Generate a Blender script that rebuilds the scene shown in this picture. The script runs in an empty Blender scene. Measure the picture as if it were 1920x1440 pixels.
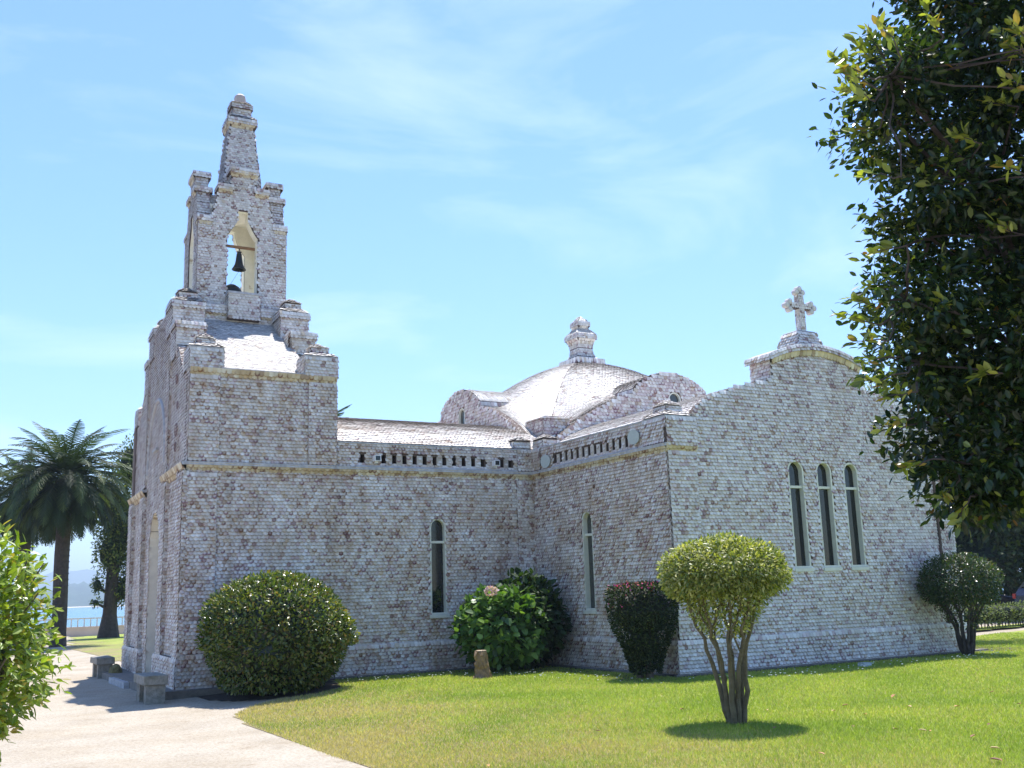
import bpy, math, random
import numpy as np
from mathutils import Matrix, Vector
from mathutils.geometry import tessellate_polygon
random.seed(7); RS = np.random.RandomState(11)
sc = bpy.context.scene
COL = sc.collection
R = math.radians
# ------------------------------------------------------------------ camera
F_PX, PIT, ROL, YAW = 1953.1, R(11.24), R(1.837), R(29.702)
CAM = np.array([0, 0, 1.6])
fw = np.array([math.sin(YAW)*math.cos(PIT), math.cos(YAW)*math.cos(PIT), math.sin(PIT)])
ri0 = np.array([math.cos(YAW), -math.sin(YAW), 0]); up0 = np.cross(ri0, fw)
ri = ri0*math.cos(ROL)-up0*math.sin(ROL); up = up0*math.cos(ROL)+ri0*math.sin(ROL)
cd = bpy.data.cameras.new('camera'); cam = bpy.data.objects.new('camera', cd); COL.objects.link(cam)
cd.sensor_width = 36; cd.lens = F_PX/1920*36; cd.clip_start = .1; cd.clip_end = 20000
cam.matrix_world = Matrix(((ri[0], up[0], -fw[0], 0), (ri[1], up[1], -fw[1], 0), (ri[2], up[2], -fw[2], 1.6), (0, 0, 0, 1)))
sc.camera = cam
# ------------------------------------------------------------------ light
SUN = np.array([.22, .27, 1.0]); SUN /= np.linalg.norm(SUN)
EL = math.asin(SUN[2]); AZ = math.atan2(SUN[0], SUN[1])
w = bpy.data.worlds.new('World'); sc.world = w; w.use_nodes = True
nt = w.node_tree; nt.nodes.clear()
def N(nt, t, **k):
    n = nt.nodes.new(t)
    for a, b in k.items(): setattr(n, a, b)
    return n
sky = N(nt, 'ShaderNodeTexSky', sky_type='NISHITA'); sky.sun_disc = False
sky.sun_elevation = EL; sky.sun_rotation = AZ; sky.air_density = 1.25; sky.dust_density = 0.3; sky.ozone_density = 4.0
bg = N(nt, 'ShaderNodeBackground'); bg.inputs[1].default_value = .14
tc = N(nt, 'ShaderNodeTexCoord')
mp = N(nt, 'ShaderNodeMapping'); mp.inputs['Scale'].default_value = (1.6, 3.2, 7.0); mp.inputs['Rotation'].default_value = (.15, .5, .9)
nz = N(nt, 'ShaderNodeTexNoise'); nz.inputs['Scale'].default_value = 1.5; nz.inputs['Detail'].default_value = 9; nz.inputs['Roughness'].default_value = .58; nz.inputs['Distortion'].default_value = .5
cr = N(nt, 'ShaderNodeValToRGB'); cr.color_ramp.elements[0].position = .52; cr.color_ramp.elements[1].position = .85
cr.color_ramp.elements[1].color = (.3, .3, .3, 1)
mx = N(nt, 'ShaderNodeMix', data_type='RGBA'); mx.inputs[7].default_value = (6.4, 6.9, 7.2, 1)
out = N(nt, 'ShaderNodeOutputWorld')
L = nt.links.new
L(tc.outputs['Generated'], mp.inputs[0]); L(mp.outputs[0], nz.inputs[0]); L(nz.outputs[0], cr.inputs[0])
tn = N(nt, 'ShaderNodeMix', data_type='RGBA', blend_type='MULTIPLY'); tn.inputs[0].default_value = 1; tn.inputs[7].default_value = (.64, .76, .98, 1)
L(sky.outputs[0], tn.inputs[6]); L(cr.outputs[0], mx.inputs[0]); L(tn.outputs[2], mx.inputs[6]); L(mx.outputs[2], bg.inputs[0]); L(bg.outputs[0], out.inputs[0])
sl = bpy.data.lights.new('sun', 'SUN'); sl.energy = 4.7; sl.angle = R(.53); sl.color = (1, .96, .9)
so = bpy.data.objects.new('sun', sl); COL.objects.link(so)
so.rotation_euler = Vector(SUN).to_track_quat('Z', 'Y').to_euler()
vs = sc.view_settings; vs.view_transform = 'Standard'; vs.look = 'None'; vs.exposure = 0.86; vs.gamma = 1
sc.cycles.max_bounces = 6; sc.cycles.diffuse_bounces = 4; sc.cycles.transparent_max_bounces = 8

# ------------------------------------------------------------------ materials
def mat(name, rgb=(.5, .5, .5), rough=.7, col=False, noise=None, bump=None, transl=0, spec=.5, metal=0, stain=None, trans=0):
    """noise=(scale, dark factor), bump=(scale, strength, distance), stain=(rgb, scale xyz, lo, hi, amount)"""
    m = bpy.data.materials.new(name); m.use_nodes = True; t = m.node_tree; t.nodes.clear()
    o = N(t, 'ShaderNodeOutputMaterial'); b = N(t, 'ShaderNodeBsdfPrincipled')
    b.inputs['Roughness'].default_value = rough; b.inputs['Specular IOR Level'].default_value = spec; b.inputs['Metallic'].default_value = metal
    b.inputs['Transmission Weight'].default_value = trans
    tc = N(t, 'ShaderNodeTexCoord'); L = t.links.new
    if col:
        a = N(t, 'ShaderNodeAttribute', attribute_name='Col'); c = a.outputs['Color']
    else:
        a = N(t, 'ShaderNodeRGB'); a.outputs[0].default_value = (*rgb, 1); c = a.outputs[0]
    if noise:
        n = N(t, 'ShaderNodeTexNoise'); n.inputs['Scale'].default_value = noise[0]; n.inputs['Detail'].default_value = 6; n.inputs['Roughness'].default_value = .65
        L(tc.outputs['Object'], n.inputs[0])
        r = N(t, 'ShaderNodeMapRange'); r.inputs[1].default_value = .3; r.inputs[2].default_value = .7; r.inputs[3].default_value = 1-noise[1]; r.inputs[4].default_value = 1+noise[1]
        L(n.outputs[0], r.inputs[0])
        x = N(t, 'ShaderNodeMix', data_type='RGBA', blend_type='MULTIPLY'); x.inputs[0].default_value = 1
        L(c, x.inputs[6]); L(r.outputs[0], x.inputs[7]); c = x.outputs[2]
    for st in (stain or []):
        p = N(t, 'ShaderNodeMapping'); p.inputs['Scale'].default_value = st[1]; L(tc.outputs['Object'], p.inputs[0])
        n = N(t, 'ShaderNodeTexNoise'); n.inputs['Scale'].default_value = 1; n.inputs['Detail'].default_value = 7; n.inputs['Roughness'].default_value = .6
        L(p.outputs[0], n.inputs[0])
        r = N(t, 'ShaderNodeMapRange'); r.inputs[1].default_value = st[2]; r.inputs[2].default_value = st[3]; r.inputs[3].default_value = 0; r.inputs[4].default_value = st[4]
        L(n.outputs[0], r.inputs[0])
        x = N(t, 'ShaderNodeMix', data_type='RGBA', blend_type='MULTIPLY'); x.inputs[7].default_value = (*st[0], 1)
        L(r.outputs[0], x.inputs[0]); L(c, x.inputs[6]); c = x.outputs[2]
    L(c, b.inputs['Base Color'])
    if bump:
        n = N(t, 'ShaderNodeTexNoise'); n.inputs['Scale'].default_value = bump[0]; n.inputs['Detail'].default_value = 5
        L(tc.outputs['Object'], n.inputs[0]); bu = N(t, 'ShaderNodeBump'); bu.inputs['Strength'].default_value = bump[1]; bu.inputs['Distance'].default_value = bump[2]
        L(n.outputs[0], bu.inputs['Height']); L(bu.outputs[0], b.inputs['Normal'])
    s = b.outputs[0]
    if transl:
        tr = N(t, 'ShaderNodeBsdfTranslucent'); g = N(t, 'ShaderNodeMix', data_type='RGBA', blend_type='MULTIPLY'); g.inputs[0].default_value = 1
        L(c, g.inputs[6]); g.inputs[7].default_value = (1.5, 1.6, .5, 1); L(g.outputs[2], tr.inputs[0])
        ms = N(t, 'ShaderNodeMixShader'); ms.inputs[0].default_value = transl; L(s, ms.inputs[1]); L(tr.outputs[0], ms.inputs[2]); s = ms.outputs[0]
    L(s, o.inputs[0])
    return m
M_SHELL = mat('shell', col=True, rough=.5, spec=.35, stain=[((.55, .5, .46), (1.5, 1.5, .5), .55, .75, .6), ((.8, .74, .6), (1.1, 1.1, 1.1), .5, .72, .5)], bump=(60, .25, .01))
M_MORTAR = mat('mortar', (.10, .07, .058), .9, noise=(3, .35), bump=(30, .5, .01))
M_LEDGE = mat('ledge', (.40, .40, .41), .7, noise=(9, .35), bump=(25, .6, .01))
M_CREAM = mat('cream_plaster', (.92, .88, .74), .85, noise=(3, .12), stain=[((.5, .38, .22), (2.6, 2.6, 2.6), .60, .66, .8)], bump=(12, .4, .01))
M_FRAME = mat('window_paint', (.66, .66, .56), .5, noise=(6, .1))
M_GLASS = mat('window_glass', (.012, .014, .014), .06, spec=.6, noise=(2, .3))
M_GLASS2 = mat('sky_grey_glass', (.05, .055, .05), .12, spec=.7, noise=(2, .3))  # grey of the reflected sky is put into the glass colour
M_IRON = mat('dark_metal', (.02, .024, .026), .4, metal=.3, noise=(9, .3))
M_STONE = mat('granite', (.27, .255, .22), .9, noise=(14, .3), bump=(40, .8, .02), stain=[((.45, .45, .3), (3, 3, 3), .5, .65, .6)])
M_STONEB = mat('footing_stone', (.20, .18, .155), .9, noise=(5, .3), bump=(20, .7, .02))
M_WHITEPL = mat('white_plastic', (.75, .75, .75), .35, noise=(8, .05))
M_BEAM = mat('old_beam', (.25, .13, .06), .8, noise=(8, .3))
M_LAMPG = mat('lamp_glass', (.02, .025, .03), .1, noise=(3, .1))
M_GREYDISC = mat('grey_housing', (.42, .46, .44), .5, noise=(8, .08))

# ------------------------------------------------------------------ mesh building
def build(name, chunks, mats, parent=None, smooth=False, fn=None):
    """chunks: (V(n,3), [F(m,k) arrays], material index, C(n,3) or None)"""
    V, ls, lv, pm, C = [], [], [], [], []
    off = 0; st = 0
    for ch in chunks:
        v, fs, mi = ch[0], ch[1], ch[2]; c = ch[3] if len(ch) > 3 and ch[3] is not None else np.full((len(v), 3), .5)
        v = np.asarray(v, float)
        V.append(v); C.append(c)
        for f in (fs if isinstance(fs, list) else [fs]):
            f = np.asarray(f, int)
            if f.size == 0: continue
            lv.append((f+off).ravel()); k = f.shape[1]
            ls.append(st+np.arange(len(f))*k); pm.append(np.full(len(f), mi)); st += f.size
        off += len(v)
    V = np.concatenate(V); C = np.concatenate(C); lv = np.concatenate(lv); ls = np.concatenate(ls); pm = np.concatenate(pm)
    if fn is not None: V = fn(V)
    me = bpy.data.meshes.new(name); me.vertices.add(len(V)); me.vertices.foreach_set('co', V.ravel().astype(np.float32))
    me.loops.add(len(lv)); me.loops.foreach_set('vertex_index', lv.astype(np.int32))
    me.polygons.add(len(ls)); me.polygons.foreach_set('loop_start', ls.astype(np.int32))
    me.polygons.foreach_set('material_index', pm.astype(np.int32))
    me.polygons.foreach_set('use_smooth', np.full(len(ls), smooth))
    me.update(calc_edges=True)
    a = me.color_attributes.new('Col', 'FLOAT_COLOR', 'POINT')
    a.data.foreach_set('color', np.concatenate([C, np.ones((len(C), 1))], 1).ravel().astype(np.float32))
    for m in mats: me.materials.append(m)
    o = bpy.data.objects.new(name, me); COL.objects.link(o)
    if parent is not None:
        o.parent = parent
        o.matrix_parent_inverse = Matrix.Translation(-parent.location) if parent.type == 'EMPTY' and parent.parent is None else Matrix()
    return o
def thing(name, label, cat, loc=(0, 0, 0), group=None):
    o = bpy.data.objects.new(name, None); COL.objects.link(o); o.location = loc; o.empty_display_size = .3
    return tag(o, label, cat, group)
def tag(o, label, cat, group=None):
    o['label'] = label; o['category'] = cat
    if group: o['group'] = group
    return o
def structure(o): o['kind'] = 'structure'; return o
def box(x0, x1, y0, y1, z0, z1, mi=0, c=None):
    v = np.array([(x, y, z) for z in (z0, z1) for y in (y0, y1) for x in (x0, x1)], float)
    f = np.array([(0, 2, 3, 1), (4, 5, 7, 6), (0, 1, 5, 4), (1, 3, 7, 5), (3, 2, 6, 7), (2, 0, 4, 6)])
    return (v, [f], mi, None if c is None else np.tile(c, (8, 1)))
def frust(cx, cy, z0, hx0, hy0, z1, hx1, hy1, mi=0):
    v = np.array([(cx+a*hx, cy+b*hy, z) for z, hx, hy in ((z0, hx0, hy0), (z1, hx1, hy1)) for a, b in ((-1, -1), (1, -1), (1, 1), (-1, 1))])
    f = [(0, 3, 2, 1), (4, 5, 6, 7)]+[(i, (i+1) % 4, 4+(i+1) % 4, 4+i) for i in range(4)]
    return (v, [np.array(f)], mi)
def tube(pts, rads, n=8, mi=0, c=None, cap=True):
    pts = np.array(pts, float); k = len(pts); rads = np.broadcast_to(np.asarray(rads, float), (k,))
    T = np.gradient(pts, axis=0); T /= np.linalg.norm(T, axis=1)[:, None]+1e-9
    ref = np.array([0.31, .17, .93]) if abs(T[0][2]) < .9 else np.array([1, .1, 0])
    U = np.cross(T, ref); U /= np.linalg.norm(U, axis=1)[:, None]; W = np.cross(T, U)
    a = np.linspace(0, 2*math.pi, n, endpoint=False)
    v = (pts[:, None]+rads[:, None, None]*(np.cos(a)[None, :, None]*U[:, None]+np.sin(a)[None, :, None]*W[:, None])).reshape(-1, 3)
    i = np.arange(k-1)[:, None]*n; j = np.arange(n)[None]
    f = np.stack([i+j, i+(j+1) % n, i+n+(j+1) % n, i+n+j], -1).reshape(-1, 4)[:, ::-1]
    fs = [f]
    if cap: fs += [np.arange(n)[None], (np.arange(n)[::-1]+(k-1)*n)[None]]
    return (v, fs, mi, None if c is None else np.tile(c, (len(v), 1)))
def lathe(cx, cy, prof, n=24, mi=0):
    a = np.linspace(0, 2*math.pi, n, endpoint=False); v = []
    for r, z in prof: v += [(cx+r*math.cos(t), cy+r*math.sin(t), z) for t in a]
    k = len(prof); i = np.arange(k-1)[:, None]*n; j = np.arange(n)[None]
    f = np.stack([i+j, i+(j+1) % n, i+n+(j+1) % n, i+n+j], -1).reshape(-1, 4)
    return (np.array(v), [f], mi)
def inpoly(P, poly):
    x, y = P[:, 0], P[:, 1]; r = np.zeros(len(P), bool); n = len(poly)
    for i in range(n):
        x0, y0 = poly[i]; x1, y1 = poly[(i+1) % n]
        c = ((y0 > y) != (y1 > y)) & (x < (x1-x0)*(y-y0)/((y1-y0) if y1 != y0 else 1e-12)+x0)
        r ^= c
    return r
# shell palette: mostly pale grey-white, some mauve, tan and dark ones
PAL = np.array([(.73, .69, .64), (.66, .62, .57), (.81, .78, .73), (.66, .57, .54), (.54, .43, .41), (.64, .55, .43), (.36, .25, .22), (.46, .36, .28)])
PW = np.array([.32, .25, .22, .10, .04, .04, .012, .018]); PW /= PW.sum()
PWR = np.array([.28, .08, .6, .02, .005, .01, .0, .005]); PWR /= PWR.sum()       # roofs and tops, sunlit white put into the palette
PWD = np.array([.34, .2, .36, .05, .01, .02, .0, .01]); PWD /= PWD.sum()
PWP = np.array([.2, .2, .16, .22, .14, .04, .02, .02]); PWP /= PWP.sum()       # rosier lunettes
PALO = np.array([(.62, .54, .38), (.56, .48, .33), (.68, .64, .52), (.40, .31, .22)]); POW = np.array([.4, .3, .2, .1])
TMPL = np.array([(-.46, .62, .002), (.46, .62, .002), (-.56, .05, .012), (0, .02, .022), (.56, .05, .015), (-.51, -.20, .021), (0, -.32, .032), (.51, -.20, .021),
                 (-.37, -.37, .026), (-.14, -.49, .031), (.14, -.49, .031), (.37, -.37, .026)])
TF3 = np.array([(2, 3, 0), (0, 3, 1), (3, 4, 1), (9, 10, 6)]); TF4 = np.array([(5, 6, 3, 2), (6, 7, 4, 3), (8, 9, 6, 5), (10, 11, 7, 6)]); NV = 12
def shells(S, U, V, mask=None, du=.088, dv=.068, pw=PW, pal=PAL, mi=0, lift=1.0, flip=False, v0=.02, blotch=1.0):
    """rows of overlapping shells on the surface S(u,v); v climbs"""
    nu = int(U/du)+3; nv = max(1, int((V-v0)/dv+.6))
    g = []
    for k in range(nv):
        u = (np.arange(nu)+.5*(k % 2))*du+RS.uniform(-.1, .1)*du+RS.normal(0, .005, nu)
        g.append(np.stack([u, np.full(nu, v0+dv*(k+.42))+RS.normal(0, .0012, nu)], 1))
    g = np.concatenate(g); g[:, 0] -= du*.5; g = g[(g[:, 0] > -.45*du) & (g[:, 0] < U+.45*du) & (g[:, 1] < V+.02)]
    if mask is not None: gm = g.copy(); gm[:, 0] = np.clip(gm[:, 0], .003, U-.003); g = g[mask(gm)]
    if len(g) == 0: return None
    n = len(g); sc_ = RS.uniform(.96, 1.04, n); rot = RS.normal(0, .035, n); lf = lift*RS.uniform(.8, 1.25, n)
    a = TMPL[None, :, 0]*du*1.04*sc_[:, None]; b = TMPL[None, :, 1]*dv*1.34*sc_[:, None]
    uu = g[:, 0, None]+a*np.cos(rot)[:, None]-b*np.sin(rot)[:, None]; vv = g[:, 1, None]+a*np.sin(rot)[:, None]+b*np.cos(rot)[:, None]
    h = TMPL[None, :, 2]*lf[:, None]
    uf, vf = np.clip(uu.ravel(), -.008, U+.008), vv.ravel(); e = .004
    P = S(uf, vf); Nn = np.cross(S(uf+e, vf)-P, S(uf, vf+e)-P); Nn /= np.linalg.norm(Nn, axis=1)[:, None]+1e-12
    if flip: Nn = -Nn
    P = P+Nn*h.ravel()[:, None]
    ci = RS.choice(len(pal), n, p=pw); c = pal[ci]*RS.uniform(.9, 1.08, (n, 1))
    C = np.repeat(c[:, None], NV, 1)
    # lower edges of the shells: brownish rim that draws the row lines, on some a mauve or brown blotch towards one lower corner
    patch = .5+.5*np.sin(g[:, 0]*1.9+np.sin(g[:, 1]*2.7)*1.3+n % 7)*np.sin(g[:, 1]*2.3+g[:, 0]*.8)
    dk = (RS.uniform(0, 1, n) < (.15+.30*patch)*blotch)[:, None]; side = RS.randint(0, 3, n)
    rimc = np.where(RS.uniform(0, 1, (n, 1)) < .65, np.array([(.30, .19, .22)]), np.array([(.34, .22, .15)]))
    rim0 = np.array([(.43, .33, .27)]) if blotch > .9 else np.array([(.66, .59, .54)])
    for q in (8, 9, 10, 11): C[:, q] *= np.where(dk, rimc, rim0)
    for q, sd_ in ((5, 0), (2, 0), (7, 1), (4, 1)): C[:, q] *= np.where((dk[:, 0] & ((side == sd_) | (side == 2)))[:, None], rimc*1.15, .92)
    C[:, 6] *= np.where((dk[:, 0] & (side == 2))[:, None], rimc*1.5, 1)
    off = (np.arange(n)*NV)[:, None, None]
    F = [(TF3[None]+off).reshape(-1, 3), (TF4[None]+off).reshape(-1, 4)]
    if flip: F = [f[:, ::-1] for f in F]
    return (P, F, mi, C.reshape(-1, 3))
def plane(O, U, V):
    O, U, V = map(lambda a: np.array(a, float), (O, U, V))
    return lambda u, v: O+u[:, None]*U+v[:, None]*V
def wall(O, U, outer, holes=(), depth=.3, base=0, sh=1, edges=False, hpad=0, **k):
    """planar wall in the vertical plane through O along unit U; outer/holes in (u,z); outward normal = U x Z"""
    O = np.array(O, float); U = np.array(U, float); Z = np.array([0, 0, 1.]); Nn = np.cross(U, Z)
    loops = [list(outer)]+[list(h) for h in holes]
    flat = [p for l in loops for p in l]
    tri = tessellate_polygon([[Vector((p[0], p[1], 0)) for p in l] for l in loops])
    fl = np.array(flat, float); front = O+fl[:, :1]*U+fl[:, 1:]*Z; back = front-Nn*depth; n = len(fl)
    v = np.concatenate([front, back])
    t = []
    for a, b, c in tri:
        ar = np.cross(fl[b]-fl[a], fl[c]-fl[a])
        t.append((a, b, c) if ar > 0 else (a, c, b))
    t = np.array(t); q = []; s = 0
    for l in loops:
        m = len(l)
        A = sum(l[i][0]*l[(i+1) % m][1]-l[(i+1) % m][0]*l[i][1] for i in range(m))
        for i in range(m):
            a, b = s+i, s+(i+1) % m; f = (a, a+n, b+n, b)
            first = (l is loops[0])
            if (A > 0) != first: f = f[::-1]
            q.append(f)
        s += m
    ch = [(v, [t, t[:, ::-1]+n, np.array(q)], base)]
    if sh:
        mn = np.array(outer).min(0); mxx = np.array(outer).max(0); po = [(p[0]-mn[0], p[1]-mn[1]) for p in outer]
        ph = [[(p[0]-mn[0], p[1]-mn[1]) for p in h] for h in holes]
        def mask(g):
            r = inpoly(g, po)
            for h in ph:
                if hpad:
                    a_ = np.array(h); r &= ~((g[:, 0] > a_[:, 0].min()-hpad) & (g[:, 0] < a_[:, 0].max()+hpad) & (g[:, 1] > a_[:, 1].min()-.01) & (g[:, 1] < a_[:, 1].max()+.02))
                else: r &= ~inpoly(g, h)
            return r
        c = shells(plane(O+U*mn[0]+Z*mn[1], U, Z), mxx[0]-mn[0], mxx[1]-mn[1], mask, mi=sh, **k)
        if c: ch.append(c)
    if edges:
        o = list(outer)
        if sum(o[i][0]*o[(i+1) % len(o)][1]-o[(i+1) % len(o)][0]*o[i][1] for i in range(len(o))) < 0: o = o[::-1]
        for i in range(len(o)):
            a, b = o[i], o[(i+1) % len(o)]
            A = O+U*a[0]+Z*a[1]; B = O+U*b[0]+Z*b[1]; Ln = math.hypot(b[0]-a[0], b[1]-a[1])
            if Ln < .12 or (b[0]-a[0] > .5*Ln): continue           # skip tiny and bottom edges
            up_ = b[1] > a[1]
            if abs(b[1]-a[1]) < .3*Ln:                              # top edges: rows along the wall
                ch += face([B-Nn*0, A-Nn*0, A-Nn*depth, B-Nn*depth], basef=False, mi=1, pw=PWR, blotch=.3)
            elif up_: ch += face([A, A-Nn*depth, B-Nn*depth, B], basef=False, mi=1)
            else: ch += face([B-Nn*depth, B, A, A-Nn*depth], basef=False, mi=1)
    return ch
def face(pts, mi=1, base=0, basef=True, **k):
    """coplanar polygon, counterclockwise from outside, first edge is the bottom"""
    P = np.array(pts, float); U = P[1]-P[0]; U /= np.linalg.norm(U); Nn = np.cross(P[1]-P[0], P[2]-P[0])
    if np.linalg.norm(Nn) < 1e-9: Nn = np.cross(P[1]-P[0], P[-1]-P[0])
    Nn /= np.linalg.norm(Nn); V = np.cross(Nn, U)
    q = np.stack([(P-P[0])@U, (P-P[0])@V], 1); mn = q.min(0); q2 = q-mn; W, H = q2.max(0)
    c = shells(plane(P[0]+U*mn[0]+V*mn[1], U, V), W, H, lambda g: inpoly(g, [tuple(a) for a in q2]), mi=mi, **k)
    r = [(P, [np.arange(len(P))[None]], base)] if basef else []
    if c: r.append(c)
    return r
def fshell(cx, cy, z0, hx0, hy0, z1, hx1, hy1, sides='nwes', **k):
    """frustum with shells on its sides"""
    if z0 > 4.6: k.setdefault('blotch', .6); k['blotch'] = min(k['blotch'], .6)
    r = [frust(cx, cy, z0, hx0, hy0, z1, hx1, hy1)]
    c0 = {'sw': (cx-hx0, cy-hy0, z0), 'se': (cx+hx0, cy-hy0, z0), 'ne': (cx+hx0, cy+hy0, z0), 'nw': (cx-hx0, cy+hy0, z0)}
    c1 = {'sw': (cx-hx1, cy-hy1, z1), 'se': (cx+hx1, cy-hy1, z1), 'ne': (cx+hx1, cy+hy1, z1), 'nw': (cx-hx1, cy+hy1, z1)}
    for s, (a, b) in {'s': ('sw', 'se'), 'e': ('se', 'ne'), 'n': ('ne', 'nw'), 'w': ('nw', 'sw')}.items():
        if s in sides: r += face([c0[a], c0[b], c1[b], c1[a]], basef=False, **k)
    return r
def bshell(x0, x1, y0, y1, z0, z1, sides='nwes', **k):
    return fshell((x0+x1)/2, (y0+y1)/2, z0, (x1-x0)/2, (y1-y0)/2, z1, (x1-x0)/2, (y1-y0)/2, sides, **k)
def cap(cx, cy, z, hx, hy, h=.3):
    """two-tier little pyramid of shells on a pier"""
    return (fshell(cx, cy, z, hx*1.04, hy*1.04, z+h*.33, hx*.6, hy*.6, pw=PWR, blotch=.3)+bshell(cx-hx*.52, cx+hx*.52, cy-hy*.52, cy+hy*.52, z+h*.33, z+h*.62, dv=.05)
            + fshell(cx, cy, z+h*.62, hx*.6, hy*.6, z+h, .03, .03, pw=PWR, blotch=.3, dv=.05, du=.07))
def ochre(p0, p1, z, out=.055, h=.09, s=1):
    """a cove of large ochre shells under a ledge along p0-p1 (outward = dir x Z)"""
    p0 = np.array([*p0, z], float); p1 = np.array([*p1, z], float); U = p1-p0; Ln = np.linalg.norm(U); U /= Ln; Nn = np.cross(U, (0, 0, 1))
    a = p0-np.array([0, 0, h]); b = p1-np.array([0, 0, h])
    P = [a, b, p1+Nn*out, p0+Nn*out]
    return face(P, pal=PALO, pw=POW, dv=h*.8, du=.095, v0=.0, lift=1.0)
SM = [M_MORTAR, M_SHELL, M_LEDGE]
M_AGED = mat('weathered_shell', col=True, rough=.55, spec=.3, stain=[((.72, .60, .47), (2.6, 2.6, 2.0), .38, .66, .8), ((.5, .45, .4), (2.2, 2.2, .5), .55, .75, .75), ((.75, .55, .33), (5, 5, 9), .55, .68, .7)], bump=(60, .25, .01))
SA = [M_MORTAR, M_AGED, M_LEDGE]
NAVE_Y, FRONT_Y, XT, XR = 20.6, 15.6, 12.22, 20.05
CX, CY = 16.38, 24.6
Z0 = -.3

# ================================================================== THE CHAPEL
chapel = thing('chapel', 'small chapel clad all over in white scallop shells, with bell tower and low dome', 'chapel', (10, 22, 0))
def arch(cu, hw, z0, zt, n=10):
    s = zt-hw
    return [(cu-hw, z0), (cu+hw, z0)]+[(cu+hw*math.cos(t), s+hw*math.sin(t)) for t in np.linspace(0, math.pi, n)]
# ---- nave side wall
nw = []
hole = arch(9.78-4.45, .205, 1.13, 3.21)
nw += wall((4.45, NAVE_Y, 0), (1, 0, 0), [(0, Z0), (XT-4.45, Z0), (XT-4.45, 4.14), (0, 4.14)], [hole], .35)
nw += bshell(4.41, 12.30, NAVE_Y-.07, NAVE_Y, Z0, .58, 's'); nw += [box(4.40, 12.2, NAVE_Y-.075, NAVE_Y, .583, .612, 2)]
nw += bshell(4.44, 5.0, NAVE_Y-.045, NAVE_Y, .62, 4.05, 's'); nw += bshell(11.77, XT, NAVE_Y-.04, NAVE_Y, .62, 4.05, 's')
nw += ochre((4.42, NAVE_Y), (XT, NAVE_Y), 4.2)
nw += [box(4.38, XT, NAVE_Y-.085, NAVE_Y, 4.203, 4.27, 2)]
def parapet(origin, U, length, slots, pier_lo, pier_hi, zt=4.76):
    hs = [[(s-.047, 4.32), (s+.047, 4.32), (s+.047, 4.535), (s-.047, 4.535)] for s in slots]
    r = wall(origin, U, [(0, 4.26), (length, 4.26), (length, zt), (0, zt)], hs, .22, dv=.062, hpad=.035)
    O = np.array(origin, float); U = np.array(U, float); Nn = np.cross(U, (0, 0, 1.))
    def slab(u0, u1, z0, z1, d0, d1, mi):
        a = O+U*u0-Nn*d0; b = O+U*u1-Nn*d1
        return box(min(a[0], b[0]), max(a[0], b[0]), min(a[1], b[1]), max(a[1], b[1]), z0, z1, mi)
    for i_, (a_, b_) in enumerate(zip(slots[:-1], slots[1:])):
        if b_-a_ < .3:
            q_ = slab(a_+.052, b_-.052, 4.31, 4.545, -.014, .1, 1); r.append((q_[0], q_[1], 1, np.tile(np.array([.62, .60, .56])*RS.uniform(.75, 1.05), (8, 1))))
    r += [slab(0, length, 4.2, zt-.02, .45, .62, 0)]                       # added dark backing that stands in for the shade inside the slots
    r += [slab(slots[0]-.15, slots[-1]+.15, 4.272, 4.30, -.045, .22, 2)]    # sill of the openings
    r += [slab(0, length, zt+.002, zt+.03, -.03, .3, 2)]
    for a, b in (pier_lo, pier_hi):
        if b > a:
            A = O+U*a; B = O+U*b
            r += face([A+Nn*.035+[0, 0, 4.27], B+Nn*.035+[0, 0, 4.27], B+Nn*.035+[0, 0, zt], A+Nn*.035+[0, 0, zt]])
            r += [slab(a, b, 4.27, zt, -.033, .2, 0)]
    return r
nw += parapet((7.44, NAVE_Y, 0), (1, 0, 0), XT-7.44, [x-7.44 for x in [8.05]+[8.54+.238*i for i in range(11)]+[11.41, 11.63]], (0, 0), (4.37, 4.78))
build('nave_wall', nw, SA, chapel)
# far nave wall (behind)
build('nave_wall', wall((20.4, 28.8, 0), (-1, 0, 0), [(0, Z0), (15.5, Z0), (15.5, 4.76), (0, 4.76)], depth=.35), SM, chapel)
# ---- transept
tw = []
hole = arch(20.6-18.41, .205, 1.13, 3.21)
tw += wall((XT, 20.6, 0), (0, -1, 0), [(0, Z0), (5, Z0), (5, 4.14), (0, 4.14)], [hole], .35)
tw += bshell(XT-.07, XT, 15.53, 20.6, Z0, .58, 'w'); tw += [box(XT-.075, XT, 15.525, 20.6, .583, .612, 2)]
tw += ochre((XT, 20.6), (XT, FRONT_Y-.04), 4.2); tw += [box(XT-.085, XT, FRONT_Y-.085, 20.6, 4.203, 4.265, 2)]
tw += parapet((XT, 20.6, 0), (0, -1, 0), 5.0, [20.6-y for y in (19.56-.2255*i for i in range(14))], (.0, .42), (4.33, 5.0))
build('transept_wall', tw, SA, chapel)
gc = 16.31
half = [(3.47, 4.80), (3.40, 4.92), (3.28, 5.04), (2.98, 5.21), (2.6, 5.36), (2.27, 5.47), (1.8, 5.58), (1.27, 5.70)]
topz = lambda u: 6.23+.27*(1-(u/1.27)**2)
tg = [(gc-XT-a, z) for a, z in half]
outer = [(0, Z0), (XR-XT, Z0), (XR-XT, 4.76), (gc-XT+3.47, 4.77)]+[(gc-XT+a, z) for a, z in half[1:]]+[(gc-XT+u, topz(u)) for u in (1.27, .95, .6, .3, 0, -.3, -.6, -.95, -1.27)]+[(gc-XT-a, z) for a, z in half[::-1]]+[(0, 4.76)]
wins = [15.475, 16.265, 17.045]
gw = wall((XT, FRONT_Y, 0), (1, 0, 0), outer, [arch(c-XT, .225, 1.84, 4.05) for c in wins], .4)
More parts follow.
